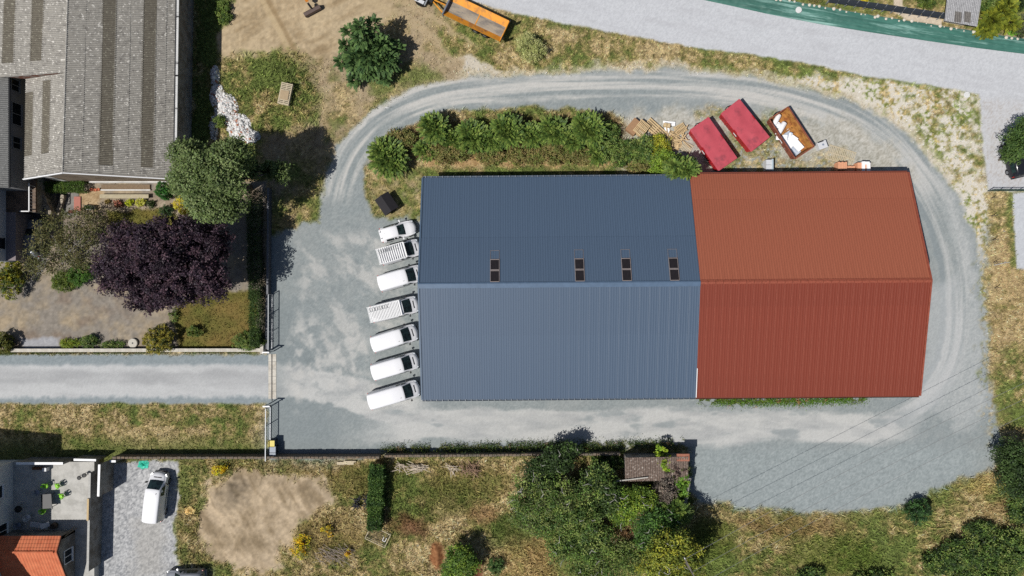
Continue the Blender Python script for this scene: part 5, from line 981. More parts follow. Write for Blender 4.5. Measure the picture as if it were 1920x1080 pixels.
for lb, px, py, sx, sy, rz, m_ in (('long white panel behind the wood heap', 1254, 232, 1.3, .45, -.1, M_junk), ('white plastic sheet between the pallets', 1251, 247, .5, 1.0, .2, M_junk), ('white crumpled sheet beside the shrub', 1249, 272, .7, 1.1, .3, M_junkb), ('tan cardboard piece at the bottom of the wood heap', 1263, 277, 1.0, .7, .1, M_pal)):
    q = W(px, py); mb = MB(); n = 5; vs = [((i/n-.5)*sx, (j/n-.5)*sy, .1+r.uniform(0, .12)) for j in range(n+1) for i in range(n+1)]; k0 = len(vs); mb.add(vs, [(j*(n+1)+i, j*(n+1)+i+1, (j+1)*(n+1)+i+1, (j+1)*(n+1)+i) for j in range(n) for i in range(n)]); mb.box(0, 0, .05, sx*.9, sy*.9, .08); tag(part('panel' if 'panel' in lb else 'sheet', mb, m_, None, False, (q.x, q.y, 0), (0, 0, rz)), lb, 'panel' if 'panel' in lb else 'sheet')
for lb, px, py in (('left tan box standing on the white panel', 1245.5, 236), ('right tan box standing on the white panel', 1252, 237)):
    q = W(px, py); t = thing('cardboard_box', lb, 'box', (q.x, q.y, .12), -.1); mb = MB(); mb.box(0, 0, .2, .32, .4, .4); part('carton', mb, M_pal, t); mb = MB(); mb.box(0, 0, .405, .05, .4, .012); part('tape', mb, M_palg, t)
t = thing('cabinet', 'pale metal cabinet standing against the red hall', 'cabinet', W(1436, 312)); mb = MB(); mb.box(0, 0, .45, .6, 1.1, .9); part('body', mb, M_wpl, t); mb = MB(); mb.box(.36, 0, .5, .14, 1.25, 1.0); part('door', mb, mat('pale_blue_panel', (196,212,222), .5, .05, 3), t); mb = MB(); mb.box(-.05, 0, .92, .5, .02, .02); part('seam', mb, M_dark, t)
t = thing('water_tank', 'square white plastic tank with a round cap beside the open skip', 'tank', W(1537, 274), math.radians(20)); mb = MB(); mb.box(0, 0, .35, .95, .8, .7); mb.box(0, 0, .72, .85, .7, .05); part('body', mb, M_wpl, t); mb = MB(); mb.lathe([(.1, .74), (.11, .8), (.09, .81)], 12); part('cap', mb, M_gpl, t); mb = MB(); mb.box(-.1, .36, .73, .6, .08, .05); part('handle', mb, M_dark, t)
M_ort = mat('orange_clay_goods', (242,176,138), .85, .1, 4)
for lb, px, py, sx, sy, sz in (('tall stack of orange clay tiles against the red hall', 1572, 314, .95, .85, .95), ('lower stack of orange clay tiles next to the tall one', 1589, 318, 1.0, .6, .6)):
    t = thing('tile_stack', lb, 'tile stack', W(px, py)); k = 5; nz = 4
    for i in range(k):
        for j in range(nz): mb = MB(); mb.box(-sx/2+sx*(i+.5)/k, (0.03 if (i+j) % 2 else -.03), sz*(j+.5)/nz, sx/k-.015, sy-.04*(j % 2), sz/nz-.012); part('tile', mb, M_ort, t)
t = thing('wrapped_bricks', 'pallet of orange bricks in torn white wrapping by the red hall', 'brick pallet', W(1612, 316))
for i in range(4):
    for j in range(3): mb = MB(); mb.box(-.52+.35*i, 0, .16+.3*j, .33, .95-.05*(i % 2), .28); part('brick_row', mb, M_ort, t)
for x, y, sx, sy in ((-.12, .05, .3, 1.04), (.42, -.1, .34, 1.06), (.15, .4, .7, .3)): mb = MB(); mb.box(x, y, .54, sx, sy, 1.05+.02*x); part('wrapping', mb, M_junk, t)

# ------------------------------------------------------------------ orange trailer, truck and excavator
M_or = mat('orange_paint', (244,164,52), .55, .12, 1.6, col2=(170,118,76), scale2=1.1, f2=(.5,.66)); M_bed = mat('worn_grey_bed', (186,172,152), .9, .25, 2.2, col2=(126,120,114), scale2=1.1, stretch=(.5,2,1))
A, D = W(831, 27, 1.4), W(936, 77, 1.4); ux = D-A; tr = thing('flatbed_trailer', 'orange low trailer with a worn grey bed on the road verge', 'trailer', (A.x, A.y, 0), math.atan2(ux.y, ux.x)); L, wd = ux.length, 2.4
mb = MB(); mb.box(L/2, wd/2, .86, L, 1.5, .12); part('bed', mb, M_bed, tr)
for s, y0, y1 in ((0, 0, .62), (1, wd, wd-.62)):
    mb = MB(); mb.add([(0, y0, 1.38), (L, y0, 1.38), (L, y1, .94), (0, y1, .94), (0, y0, 1.28), (L, y0, 1.28), (L, y1, .84), (0, y1, .84)], [(0,1,2,3), (7,6,5,4), (0,4,5,1), (1,5,6,2), (3,2,6,7), (0,3,7,4)]); part('side_board', mb, M_or, tr)
mb = MB(); mb.box(L*.52, wd/2, .93, .12, 1.4, .03); part('cross_member', mb, M_or, tr)
mb = MB(); mb.box(-.06, wd/2, 1.2, .14, wd+.06, .75); part('headboard', mb, mat('slate_board', (120,128,142), .6, .1, 3), tr)
mb = MB(); mb.box(L+.03, wd/2, 1.1, .08, wd-.1, .5); part('tailboard', mb, M_or, tr)
for y in (.25, wd-.25): mb = MB(); mb.beam((L+.05, y, .9), (L+.22, y, 2.0), .32, .08); part('loading_ramp', mb, M_dark, tr)
for y in (.25, wd/2, wd-.25): mb = MB(); mb.beam((-.1, y, .75), (-1.7, wd/2+(y-wd/2)*.25, .7), .12, .12); part('drawbar', mb, M_or, tr)
for x in (L*.55, L*.72):
    for y in (.25, wd-.25): mb = MB(); mb.tube([(x, y-.14, .42), (x, y+.14, .42)], .42, 16); wh = part('wheel', mb, M_rub, tr); mb = MB(); mb.tube([(x, y-.15, .42), (x, y+.15, .42)], .22, 10); part('rim', mb, M_rim, wh)
tk = thing('white_truck', 'rear end of a white truck hitched to the orange trailer', 'truck', W(815, 4), tr.rotation_euler.z+math.pi); 
mb = MB(); mb.box(2.6, 0, .75, 5.2, .9, .25); part('chassis', mb, M_dark, tk); mb = MB(); mb.box(3.2, 0, 1.15, 3.6, 2.1, .5); part('body', mb, M_wpl, tk); mb = MB(); mb.box(.55, 0, .95, .14, 2.2, .2); part('rear_beam', mb, M_steelg, tk)
for s in (-1, 1): mb = MB(); mb.tube([(1.2, s*.7, .48), (1.2, s*1.08, .48)], .48, 16); part('wheel', mb, M_rub, tk); mb = MB(); mb.box(1.2, s*.9, 1.02, 1.0, .36, .06); part('mudguard', mb, M_wpl, tk)
M_orx = mat('excavator_orange', (240,150,60), .5, .08, 3)
ex_ = thing('excavator', 'orange excavator arm with a wide dark bucket resting on bare earth', 'excavator', W(587, 22)); 
bk = MB(); prof = [(-.28, .05), (.22, .02), (.34, .25), (.28, .55), (.0, .66), (-.1, .6)]; hwid = .95; bv = [(x*1.0, s*hwid, z) for s in (-1, 1) for x, z in prof]; n = len(prof)
bk.add(bv, [(i, i+1, n+i+1, n+i) for i in range(n-1)]+[tuple(range(n-1, -1, -1)), tuple(range(n, 2*n))]); part('bucket', bk, mat('worn_bucket', (112,96,90), .6, .15, 4, metal=.3), ex_, loc=(0, 0, 0), rot=(0, 0, math.radians(-62)))
mb = MB(); mb.beam((-.25, .5, 1.0), (.0, .15, .6), .22, .25); mb.beam((-.1, .2, 1.2), (.15, .05, .6), .08, .08); part('linkage', mb, M_dark, ex_)
mb = MB(); mb.beam((-.35, .75, .95), (-1.2, 2.6, 3.2), .32, .45); part('dipper_arm', mb, M_orx, ex_); mb = MB(); mb.beam((-.3, 1.0, 1.6), (-1.0, 2.6, 3.5), .12, .12); part('hydraulic_ram', mb, M_steelg, ex_)
mb = MB(); mb.beam((-1.2, 2.5, 3.2), (-2.2, 4.8, 1.6), .4, .5); part('boom', mb, M_orx, ex_); mb = MB(); mb.box(-2.8, 6.1, 1.5, 2.0, 2.6, 1.0, .4); part('body', mb, M_orx, ex_); mb = MB(); mb.box(-3.4, 5.6, 2.1, 1.0, 1.4, 1.2, .4); part('cab', mb, M_glass, ex_)
for s in (-1, 1): mb = MB(); mb.box(-2.8+s*.9*math.cos(.4), 6.1+s*.9*math.sin(.4), .4, .5, 3.2, .8, .4); part('track', mb, M_rub, ex_)

# ------------------------------------------------------------------ small garden and meadow things
q = W(251, 643); t = thing('millstone', 'round pale millstone lying flat beside the low wall', 'millstone', q); mb = MB(); mb.lathe([(.48, 0), (.50, .05), (.50, .22), (.46, .26), (.1, .26)], 26); part('stone', mb, mat('millstone_stone', (214,208,196), .9, .1, 6, .2), t); mb = MB(); mb.lathe([(.09, .255), (.09, .268)], 10); part('eye', mb, M_dark, t)
t = thing('planter', 'long low planter box with clipped green plants on the garden path', 'planter', W(171, 390), -.1); mb = MB(); mb.box(0, 0, .17, 1.15, .5, .34); part('box', mb, mat('planter_concrete', (176,172,160), .9, .1, 5), t)
rr = np.random.default_rng(5); n = 500; leafmesh('plants', np.stack([rr.uniform(-.5, .5, n), rr.uniform(-.2, .2, n), rr.uniform(.34, .5, n)], 1), rdirs(n, rr, .4), rdirs(n, rr, .6), .09, .05, colr((84,110,50), n, rr), t)
t = thing('bird_table', 'dark wooden bird table casting a long shadow by the garden slabs', 'bird table', W(149, 399)); mb = MB(); mb.box(0, 0, .6, .08, .08, 1.2); part('post', mb, M_bark, t); mb = MB(); mb.box(0, 0, 1.2, .75, .3, .1); part('tray', mb, mat('dark_red_wood', (110,64,52), .8, .15, 5), t)
# cage frame in the meadow
t = thing('wire_cage', 'low wire mesh cage with a pale frame at the end of the ivy hedge', 'cage', W(710, 1003), math.radians(-25)); lx, ly, hz = 2.3, 1.5, .5
for z in (.03, hz):
    mb = MB(); 
    for a, b in (((-1, -1), (1, -1)), ((1, -1), (1, 1)), ((1, 1), (-1, 1)), ((-1, 1), (-1, -1))): mb.beam((a[0]*lx/2, a[1]*ly/2, z), (b[0]*lx/2, b[1]*ly/2, z), .06, .05)
    part('frame', mb, M_palg, t)
for a in (-1, 1):
    for b in (-1, 1): mb = MB(); mb.box(a*lx/2, b*ly/2, hz/2, .06, .06, hz); part('post', mb, M_palg, t)
mb = MB()
for i in range(15): mb.beam((-lx/2+lx*i/14, -ly/2, hz), (-lx/2+lx*i/14, ly/2, hz), .012, .012)
for i in range(10): mb.beam((-lx/2, -ly/2+ly*i/9, hz), (lx/2, -ly/2+ly*i/9, hz), .012, .012)
part('mesh', mb, M_dark, t); mb = MB()
for p, s in (((.62, .05), (.05, .42)), ((.92, .05), (.05, .42)), ((.77, -.16), (.35, .05))): mb.box(p[0], p[1], hz+.03, s[0], s[1], .03)
part('handle', mb, M_whitep, t)
def sticks(name, label, px, py, n, spread, L, m, seed, ang=None, cat='wood pile', rad=.035):
    r = random.Random(seed); t = thing(name, label, cat, W(px, py))
    for i in range(n):
        a = (ang if ang is not None else r.uniform(0, 6.28))+r.gauss(0, .35); x, y = r.uniform(-1, 1)*spread[0], r.uniform(-1, 1)*spread[1]; l = L*r.uniform(.5, 1.1)/2; z = .16+r.uniform(0, .5); mb = MB(); b = r.uniform(-.12, .12)
        mb.tube([(x-math.cos(a)*l, y-math.sin(a)*l, z), (x+b, y-b, z+.04), (x+math.cos(a)*l, y+math.sin(a)*l, z+r.uniform(-.04, .2))], [rad, rad*.9, rad*.5], 5); part('branch', mb, m, t)
    return t
M_dead = mat('dead_wood', (222,206,186), .9, .2, 6); M_deadd = mat('dark_dead_wood', (164,134,112), .9, .25, 6)
sticks('brush_pile', 'neat pile of pale cut branches by the boundary wall', 785, 876, 34, (.75, .35), 1.5, M_dead, 1, 0.); sticks('brush_pile', 'few pale branches between the ivy hedge and the neat pile', 752, 874, 12, (.5, .3), 1.2, M_dead, 2, -.5)
sticks('brush_pile', 'tangled heap of reddish branches by the wall near the thicket', 880, 877, 40, (.9, .5), 1.5, M_deadd, 3); sticks('brush_pile', 'few long bleached branches left of the reddish heap', 851, 876, 12, (.5, .4), 1.6, M_dead, 4)
sticks('brush_pile', 'grey dead brushwood among the yellow flowers', 630, 1040, 60, (1.6, .8), 1.8, mat('grey_twigs', (176,162,150), .9, .2, 6), 5, -.5, rad=.022); sticks('brush_pile', 'bleached forked branch at the left edge of the thicket', 968, 948, 6, (.3, .4), 1.3, M_pale, 6, 1.2)
t = sticks('tyre_heap', 'heap of black pipes and burnt rubbish in the dry grass', 679, 940, 26, (.8, .55), 1.1, mat('charred', (52,52,58), .7, .2, 5), 7, cat='rubbish heap', rad=.06)
mb = MB(); A = W(648, 868); mb.box(A.x, A.y, .12, 1.8, .3, .1); mb.box(A.x+.5, A.y+.2, .22, 1.3, .16, .08); tag(part('plank_pile', mb, M_palg, None), 'short pale planks lying against the boundary wall', 'planks')
# green and yellow rubbish sheets
for lb, px, py, rx_, ry_, c, hz in (('crumpled turquoise plastic sheet by the wall on the parking', 269, 871, .65, .5, (40,190,160), .25), ('crumpled pale orange sack in the grass beside the parking', 356, 957, .62, .5, (240,196,120), .28)):
    q = W(px, py); n = 14; vs = []; r = random.Random(px)
    for j in range(6):
        for i in range(n): f = 1-j/5.5; k = r.uniform(.75, 1.15); a = 2*math.pi*i/n; vs.append((rx_*f*k*math.cos(a), ry_*f*k*math.sin(a), hz*(1-f)*r.uniform(.5, 1.2)+.02))
    mb = MB(); mb.add(vs, [(j*n+i, j*n+(i+1) % n, (j+1)*n+(i+1) % n, (j+1)*n+i) for j in range(5) for i in range(n)]+[tuple(range(5*n, 6*n))]); tag(part('plastic_sheet' if px < 300 else 'sack', mb, mat('sheet%d' % px, c, .5, .15, 4, col2=tuple(min(255, v+30) for v in c), scale2=3), None, loc=q), lb, 'plastic sheet' if px < 300 else 'sack')
# rubble heap
rr = np.random.default_rng(31); V, Fc, K = [], [], []
oct_ = np.array([(1,0,0),(-1,0,0),(0,1,0),(0,-1,0),(0,0,1),(0,0,-1)], float); of = np.array([(0,2,4),(2,1,4),(1,3,4),(3,0,4),(2,0,5),(1,2,5),(3,1,5),(0,3,5)])
heap = [(404,142,8,18,700),(408,180,14,22,1100),(425,205,22,30,2600),(450,238,22,24,2000),(470,256,18,12,600),(402,240,8,22,300)]
for px, py, rx_, ry_, n in heap:
    a = rr.uniform(0, 2*np.pi, n); f = np.sqrt(rr.random(n)); x = px+np.cos(a)*f*rx_; y = py+np.sin(a)*f*ry_; s = rr.uniform(.04, .16, n)*np.where(rr.random(n) < .08, 1.8, 1); z = .45*(1-f)+s*.3
    c = np.stack([(x-960)*H/F, (540-y)*H/F, z], 1); o8 = oct_[None]*s[:, None, None]*rr.uniform(.5, 1.2, (n, 6, 3)); rot = rr.uniform(0, np.pi, n); o8 = np.stack([o8[..., 0]*np.cos(rot)[:, None]-o8[..., 1]*np.sin(rot)[:, None], o8[..., 0]*np.sin(rot)[:, None]+o8[..., 1]*np.cos(rot)[:, None], o8[..., 2]], -1)
    k0 = sum(len(v) for v in V); V.append((c[:, None]+o8).reshape(-1, 3)); Fc.append((of[None]+6*np.arange(n)[:, None, None]).reshape(-1, 3)+k0); cc = np.where((rr.random(n) < .06)[:, None], np.array(alb((190,130,104)))[None], np.array(alb((250,249,247)))[None]*rr.uniform(.6, 1.15, (n, 1))); K.append(np.repeat(cc, 6, 0))
o = obj('rubble_heap', npmesh('rubble_heap', np.concatenate(V), np.concatenate(Fc), np.concatenate(K), mat('rubble_stone_bits', None, .95, .1, 6, attr='Col'))); tag(o, 'heap of broken white rubble beside the barn', 'rubble'); o['kind'] = 'stuff'
# ------------------------------------------------------------------ trees and shrubs
GRN = [(88,104,44), (72,92,40), (104,118,52), (60,80,36)]; LAU = [(100,120,54), (84,106,48), (116,132,64), (66,88,42)]; DKT = [(48,66,34), (62,82,40), (40,56,30)]; PIN = [(96,112,64), (84,100,56), (108,122,76)]; PUR = [(62,48,58), (50,40,50), (76,58,66)]; OLV = [(92,92,54), (80,84,48), (106,100,62)]; YEL = [(206,186,48), (180,160,40), (224,206,80)]; YGR = [(150,150,44), (120,130,42), (168,164,56)]; BRW = [(122,116,68), (108,108,58), (132,118,74), (108,118,60)]; MIX = [(82,106,48), (104,124,58), (64,86,42), (120,132,70)]
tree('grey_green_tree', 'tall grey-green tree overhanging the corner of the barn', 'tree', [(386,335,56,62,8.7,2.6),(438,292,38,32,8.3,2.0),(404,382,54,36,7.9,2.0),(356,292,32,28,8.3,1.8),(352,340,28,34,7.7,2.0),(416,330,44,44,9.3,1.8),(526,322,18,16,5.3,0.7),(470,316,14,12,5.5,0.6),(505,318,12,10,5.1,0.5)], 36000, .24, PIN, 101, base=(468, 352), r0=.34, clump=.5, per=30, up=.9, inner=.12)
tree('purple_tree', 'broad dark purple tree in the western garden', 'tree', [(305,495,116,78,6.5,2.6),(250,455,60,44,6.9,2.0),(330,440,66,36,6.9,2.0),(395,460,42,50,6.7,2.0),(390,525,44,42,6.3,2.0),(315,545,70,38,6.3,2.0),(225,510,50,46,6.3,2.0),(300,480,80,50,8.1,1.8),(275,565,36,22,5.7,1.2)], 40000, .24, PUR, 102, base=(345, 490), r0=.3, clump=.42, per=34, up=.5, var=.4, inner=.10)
tree('feathery_tree', 'sparse olive feathery tree with bleached limbs by the white house', 'tree', [(100,440,40,42,3.3,1.4),(75,480,26,36,2.9,1.2),(150,415,44,26,2.9,1.2),(150,465,44,40,2.7,1.4),(120,495,46,20,2.1,0.9),(185,420,20,28,2.1,0.9),(62,500,14,24,2.3,0.9)], 9000, .17, OLV, 103, base=(128, 452), r0=.16, mtrunk=M_pale, clump=.5, per=18, inner=0)
tree('drooping_conifer', 'lone green conifer with drooping branches on the bare verge', 'conifer', [(690,100,34,40,2.2,2.0),(680,70,18,24,3.4,1.6),(720,110,30,34,1.8,1.6),(670,110,26,34,1.8,1.6),(715,85,22,22,2.6,1.6),(690,130,32,22,1.2,1.0),(675,52,8,16,4.6,1.4),(655,58,14,7,3.6,.8),(722,140,10,22,1.0,.6),(742,88,16,7,1.8,.6),(640,116,14,10,1.6,.6),(650,85,16,8,2.4,.6),(735,125,14,8,1.4,.5),(665,148,9,16,.9,.5),(700,45,7,14,3.6,.8)], 2900, .58, [(74,98,56),(58,82,48),(88,112,64)], 104, kind='frond', base=(712, 98), r0=.16, pairs=8, wd=.14, droop=.45)
tree('silvery_bush', 'pale silvery bush alone on the grass by the road', 'bush', [(985,84,20,20,1.2,1.0),(1008,94,18,18,1.0,.9),(996,104,20,14,.8,.8),(992,74,14,12,1.2,.8)], 5200, .12, [(170,172,110),(150,156,96),(188,188,130)], 105, tk=False, clump=.22, per=20)
# row of shrubs north of the blue hall
for i, (px, py, rx, ry, h, sd_, lb) in enumerate(((727,296,36,44,2.4,1,'round feathery shrub at the western end of the row'), (815,241,28,30,3.0,2,'tall feathery shrub second in the row, close to the track'), (886,256,28,32,2.6,3,'feathery shrub third from the western end of the row'), (952,246,32,34,2.8,4,'broad feathery shrub in the middle of the row'), (1040,246,30,28,2.6,5,'feathery shrub fifth in the row, behind brown brush'), (1104,242,34,34,3.0,6,'largest feathery shrub at the eastern end of the row'), (1118,290,14,22,1.6,7,'bright green sapling below the largest feathery shrub'), (797,282,20,16,1.4,8,'small feathery shrub between the first two in the row'), (1278,316,34,20,5.2,9,'leafy shrub leaning over the eaves of both halls'), (850,262,24,22,2.0,10,'smaller feathery shrub between the second and third in the row'), (920,262,24,24,2.2,11,'smaller feathery shrub between the third and the broad middle one'), (998,254,26,24,2.2,12,'smaller feathery shrub right of the broad middle one'), (1073,262,24,22,2.2,13,'smaller feathery shrub left of the largest one'))):
    tree('feathery_shrub', lb, 'shrub', [(px, py, rx*1.22, ry*1.12, h*.55, h*.5), (px-rx*.4, py-ry*.35, rx*.55, ry*.5, h*.7, h*.35), (px+rx*.35, py+ry*.3, rx*.55, ry*.5, h*.62, h*.32)], int(760*rx*ry/1000)+120, .46, LAU, 110+sd_, kind='frond', r0=.06, group='feathery shrubs north of the blue hall', pairs=5, wd=.13)
for i, (px, py, rx, ry, h, lb, cl) in enumerate(((752,262,26,18,1.0,'brownish low brush beside the first feathery shrub',BRW), (840,285,42,20,1.1,'wide brown-green brush below the second feathery shrub',BRW), (920,292,30,14,.9,'brown brush below the third feathery shrub',BRW), (985,292,34,16,1.0,'olive-brown brush below the middle shrub',BRW), (1032,286,34,20,1.2,'grey-brown brush left of the largest shrub',BRW), (1082,292,30,16,1.0,'brown brush under the largest feathery shrub',BRW), (1160,288,34,22,1.2,'olive brush right of the bright sapling',MIX), (1205,282,34,24,1.3,'mixed green brush in front of the stacked pallets',MIX), (1196,312,20,16,1.0,'thin olive brush at the edge of the pale grass',BRW), (1236,278,20,22,1.2,'yellow-green bush beside the white sheets',YGR), (1250,308,32,24,1.8,'bright green bush beside the leaning shrub',[(128,150,54),(104,130,48)]), (1140,250,18,18,1.0,'small olive bush between the shrubs and the pallets',MIX))):
    bush(lb, px, py, rx*1.1, ry*1.15, h*1.35, cl, 130+i, int(rx*ry*5)+800, .17, 'brush', 'low_brush', group='low brush among the shrubs', clump=.26)
# weeds by the red hall and along walls
def weed_strip(label, pts, n, hmin, hmax, cols, seed, wdt, name='weeds'):
    r = np.random.default_rng(seed); p = np.array([W(*q).xy for q in pts]); k = r.integers(0, len(p)-1, n); t = r.random(n)[:, None]; c = p[k]*(1-t)+p[k+1]*t+r.normal(size=(n, 2))*wdt*.5
    cl = fbm(c[:, 0]*1.3, c[:, 1]*1.3, 1.2, 3, seed); keep = cl > .36; c = c[keep]; n = len(c); z = r.random(n)*r.uniform(hmin, hmax, n)*np.clip(cl[keep]*2-.3, .2, 1.3); cb = np.array([alb(q) for q in cols])[np.clip((cl[keep]*len(cols)*1.05).astype(int), 0, len(cols)-1)]*LGAIN*r.uniform(.65, 1.4, (n, 1))
    o = leafmesh(name, np.concatenate([c, z[:, None]], 1), rdirs(n, r, .6), rdirs(n, r, .5), .16*r.uniform(.6, 1.4, n), .055, cb); o['kind'] = 'stuff'; tag(o, label, 'weeds'); return o
weed_strip('strip of green weeds at the foot of the red hall', [(1310,750),(1400,753),(1500,752),(1622,748)], 9000, .1, .5, [(110,100,60),(104,124,46),(96,130,40),(150,120,76)], 141, .55)
weed_strip('straggling weeds on the yard side of the overgrown wall', [(720,844),(860,840),(1000,836),(1130,834),(1290,832)], 15000, .1, .7, [(86,88,52),(104,110,56),(72,92,42),(120,104,70)], 142, .6)
weed_strip('ivy and weeds hanging over the boundary wall top', [(760,851),(900,851),(1050,848),(1170,846)], 9000, .6, 1.6, [(70,92,42),(96,110,50),(58,78,38)], 143, .45)
weed_strip('dark nettles in the shade along the barn side wall', [(348,-60),(352,60),(350,160),(345,300)], 9000, .1, .6, [(58,80,36),(74,96,44)], 144, .5)
weed_strip('weeds along the edge of the mown strip and drive', [(0,661),(120,661),(260,660),(470,660)], 5000, .05, .25, [(120,108,66),(92,104,48)], 145, .25)
# western garden
bush('yellow-green shrub at the corner of the white house', 18, 520, 26, 42, 2.4, [(110,116,40),(150,146,40),(70,88,36)], 151, 6000, .13); bush('yellow flowering patch on the shrub by the white house', 4, 522, 8, 12, 2.9, YEL, 152, 600, .11, 'flowers', 'flowers')
bush('clipped round green bush under the feathery tree', 122, 528, 24, 20, 1.3, [(98,112,44),(82,100,40)], 153, 5200, .12); bush('bright green bush right of the clipped round one', 150, 515, 24, 22, 1.5, [(84,120,46),(66,100,40)], 154, 4200, .1)
bush('smooth dome bush at the left edge beside the low wall', 6, 643, 18, 18, 1.7, [(104,104,46),(88,94,42)], 155, 5200, .12, clump=.1, fill=.9); bush('golden-edged dense bush leaning over the low wall', 298, 636, 27, 26, 2.0, [(130,122,46),(150,140,56),(70,78,38)], 156, 7000, .12, clump=.14, fill=.85)
bush('small leafy shrub on the brown lawn', 366, 621, 14, 11, .9, GRN, 157, 900, .13); bush('straggly green shrub on the wall by the gate', 465, 640, 30, 18, 1.5, MIX, 158, 4500, .11)
bush('dark green shrub bed at the middle of the low wall', 168, 640, 18, 13, .9, MIX, 159, 2200, .11); bush('yellow-green shrub bed beside the grey gravel', 132, 644, 22, 9, .7, [(140,150,46),(110,130,44)], 160, 2000, .1); bush('low green plants left of the millstone', 212, 646, 24, 7, .5, MIX, 161, 1600, .1)
bush('thin seedling on the path below the purple tree', 326, 590, 9, 14, .8, MIX, 162, 260, .12)
hedge('clipped leafy hedge below the white barn gable', (97, 353), (168, 352), 1.05, 1.1, [(92,116,48),(72,98,40),(110,130,58)], 5200, .12, 163)
bush('conical bright green conifer at the barn corner', 309, 358, 14, 17, 2.4, [(60,110,44),(48,92,38)], 164, 4200, .11, 'conifer', 'dwarf_conifer', clump=.1, fill=.85); bush('bright yellow shrub beside the tall grey-green tree', 346, 384, 18, 22, 1.8, YEL, 165, 3200, .11, 'shrub', 'yellow_shrub')
for i, (lb, px, py, rr_, h, cl, n) in enumerate((('small dry yellowish plant at the left of the flower bed', 202, 379, 5, .3, [(150,130,70)], 260), ('reddish spiky plant in the flower bed', 222, 383, 8, .5, [(190,120,100),(150,110,80)], 420), ('round yellow-green plant in the flower bed', 243, 380, 8, .5, [(170,180,40)], 600), ('spiky variegated yellow plant in the flower bed', 264, 380, 9, .6, [(220,216,110),(180,180,70)], 500), ('small dark round bush in the flower bed', 284, 383, 8, .5, [(58,74,36)], 700), ('dark green shrub at the right end of the flower bed', 312, 395, 13, .9, [(58,84,44),(46,70,38)], 1500))): bush(lb, px, py, rr_, rr_*.85, h, cl, 170+i, n, .13 if 'spiky' in lb else .09, 'plant', 'garden_plant', clump=.1)
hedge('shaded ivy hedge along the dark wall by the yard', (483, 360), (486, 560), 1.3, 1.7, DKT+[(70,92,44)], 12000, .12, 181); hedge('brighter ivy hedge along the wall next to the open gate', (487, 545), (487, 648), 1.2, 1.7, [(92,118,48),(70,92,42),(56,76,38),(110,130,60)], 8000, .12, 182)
# south: ivy hedge, thicket
def twigs(t, lobes, n, seed):
    r = random.Random(seed); L = [WL(*l) for l in lobes]
    for i in range(n):
        l = r.choice(L); a = r.uniform(0, 6.28); f = r.uniform(.1, .75); x, y = l[0]-t.location.x+math.cos(a)*f*l[3], l[1]-t.location.y+math.sin(a)*f*l[4]; z = l[2]+l[5]*math.sqrt(max(.05, 1-f*f))+.1; b = r.uniform(0, 6.28); q = r.uniform(.5, 1.1); mb = MB()
        mb.tube([(x, y, z-.3), (x+math.cos(b)*q*.5, y+math.sin(b)*q*.5, z+.05), (x+math.cos(b+.5)*q, y+math.sin(b+.5)*q, z+.1)], [.035, .03, .012], 4); part('twig', mb, M_pale, t)
    return t
hedge('dense green ivy hedge standing free in the meadow', (712, 866), (706, 985), 1.55, 1.6, [(72,100,46),(90,116,54),(58,84,40),(48,70,36)], 13000, .17, 183)
T = lambda lb, lob, n, leaf, cl, sd_, **k: twigs(tree(k.pop('nm', 'thicket_tree'), lb, 'tree', lob, n, leaf, cl, sd_, r0=.12, group='trees of the southern thicket', clump=k.pop('clump', .5), per=24, var=.5, **k), lob, 9, sd_)
T('dark bushy tree rising above the boundary wall', [(1045,862,34,26,2.4,1.1),(1068,842,22,12,2.2,.8),(1010,885,28,26,2.2,1.1)], 8000, .21, DKT+[(70,92,46)], 201)
T('wide grey-green tree in the west of the thicket', [(1000,930,52,44,2.8,1.4),(1050,930,50,44,3.2,1.4),(1020,975,46,36,2.6,1.2),(985,965,28,26,1.8,.9)], 15000, .2, MIX+[(96,104,66)], 202)
T('grey-green tree in the middle of the thicket', [(1085,970,46,44,3.2,1.5),(1110,1015,44,38,2.8,1.3),(1060,1020,40,34,2.4,1.2)], 13000, .2, MIX, 203)
T('dark green tree below the tiled shed', [(1120,900,34,32,3.0,1.4),(1140,935,36,30,2.8,1.2)], 7500, .2, DKT+MIX, 204)
T('fresh yellow-green tree south of the tiled shed', [(1175,945,32,30,2.6,1.2),(1205,935,28,22,2.6,1.0),(1165,968,24,18,2.0,.9)], 6500, .2, [(128,146,50),(100,126,46),(86,112,44)], 205)
T('dark leafy tree east in the thicket', [(1230,985,38,34,3.0,1.4),(1215,1005,28,30,2.6,1.2),(1260,965,24,20,2.4,1.0)], 8500, .21, [(72,104,46),(86,116,50),(58,84,42)], 206)
T('large yellow-green tree at the south-east of the thicket', [(1262,1030,50,38,5.4,1.6),(1240,1060,46,34,5.2,1.4),(1285,1055,38,34,5.0,1.4),(1262,1095,50,30,4.8,1.4)], 15000, .21, [(146,146,52),(118,126,48),(92,106,44)], 207)
T('low grey-green tree at the bottom edge of the thicket', [(1175,1045,44,34,2.2,1.2),(1130,1065,44,30,2.0,1.1),(1095,1072,34,28,1.8,1.0)], 9500, .17, MIX+[(110,120,66)], 208)
tree('feathery_shrub', 'feathery shrub at the corner of the meadow behind the shed wall', 'shrub', [(1268,962,30,24,2.6,1.0)], 320, .7, LAU, 210, kind='frond', r0=.07, pairs=7)
bush('leafless grey-brown bush over the shed roof', 1247, 915, 24, 34, 3.2, [(112,102,92),(96,88,80),(126,114,102)], 211, 5200, .17, clump=.3, fill=.3); bush('dry brown weeds in the gap of the thicket', 1178, 990, 22, 18, 1.2, [(150,120,84),(120,96,70)], 212, 1600, .14)
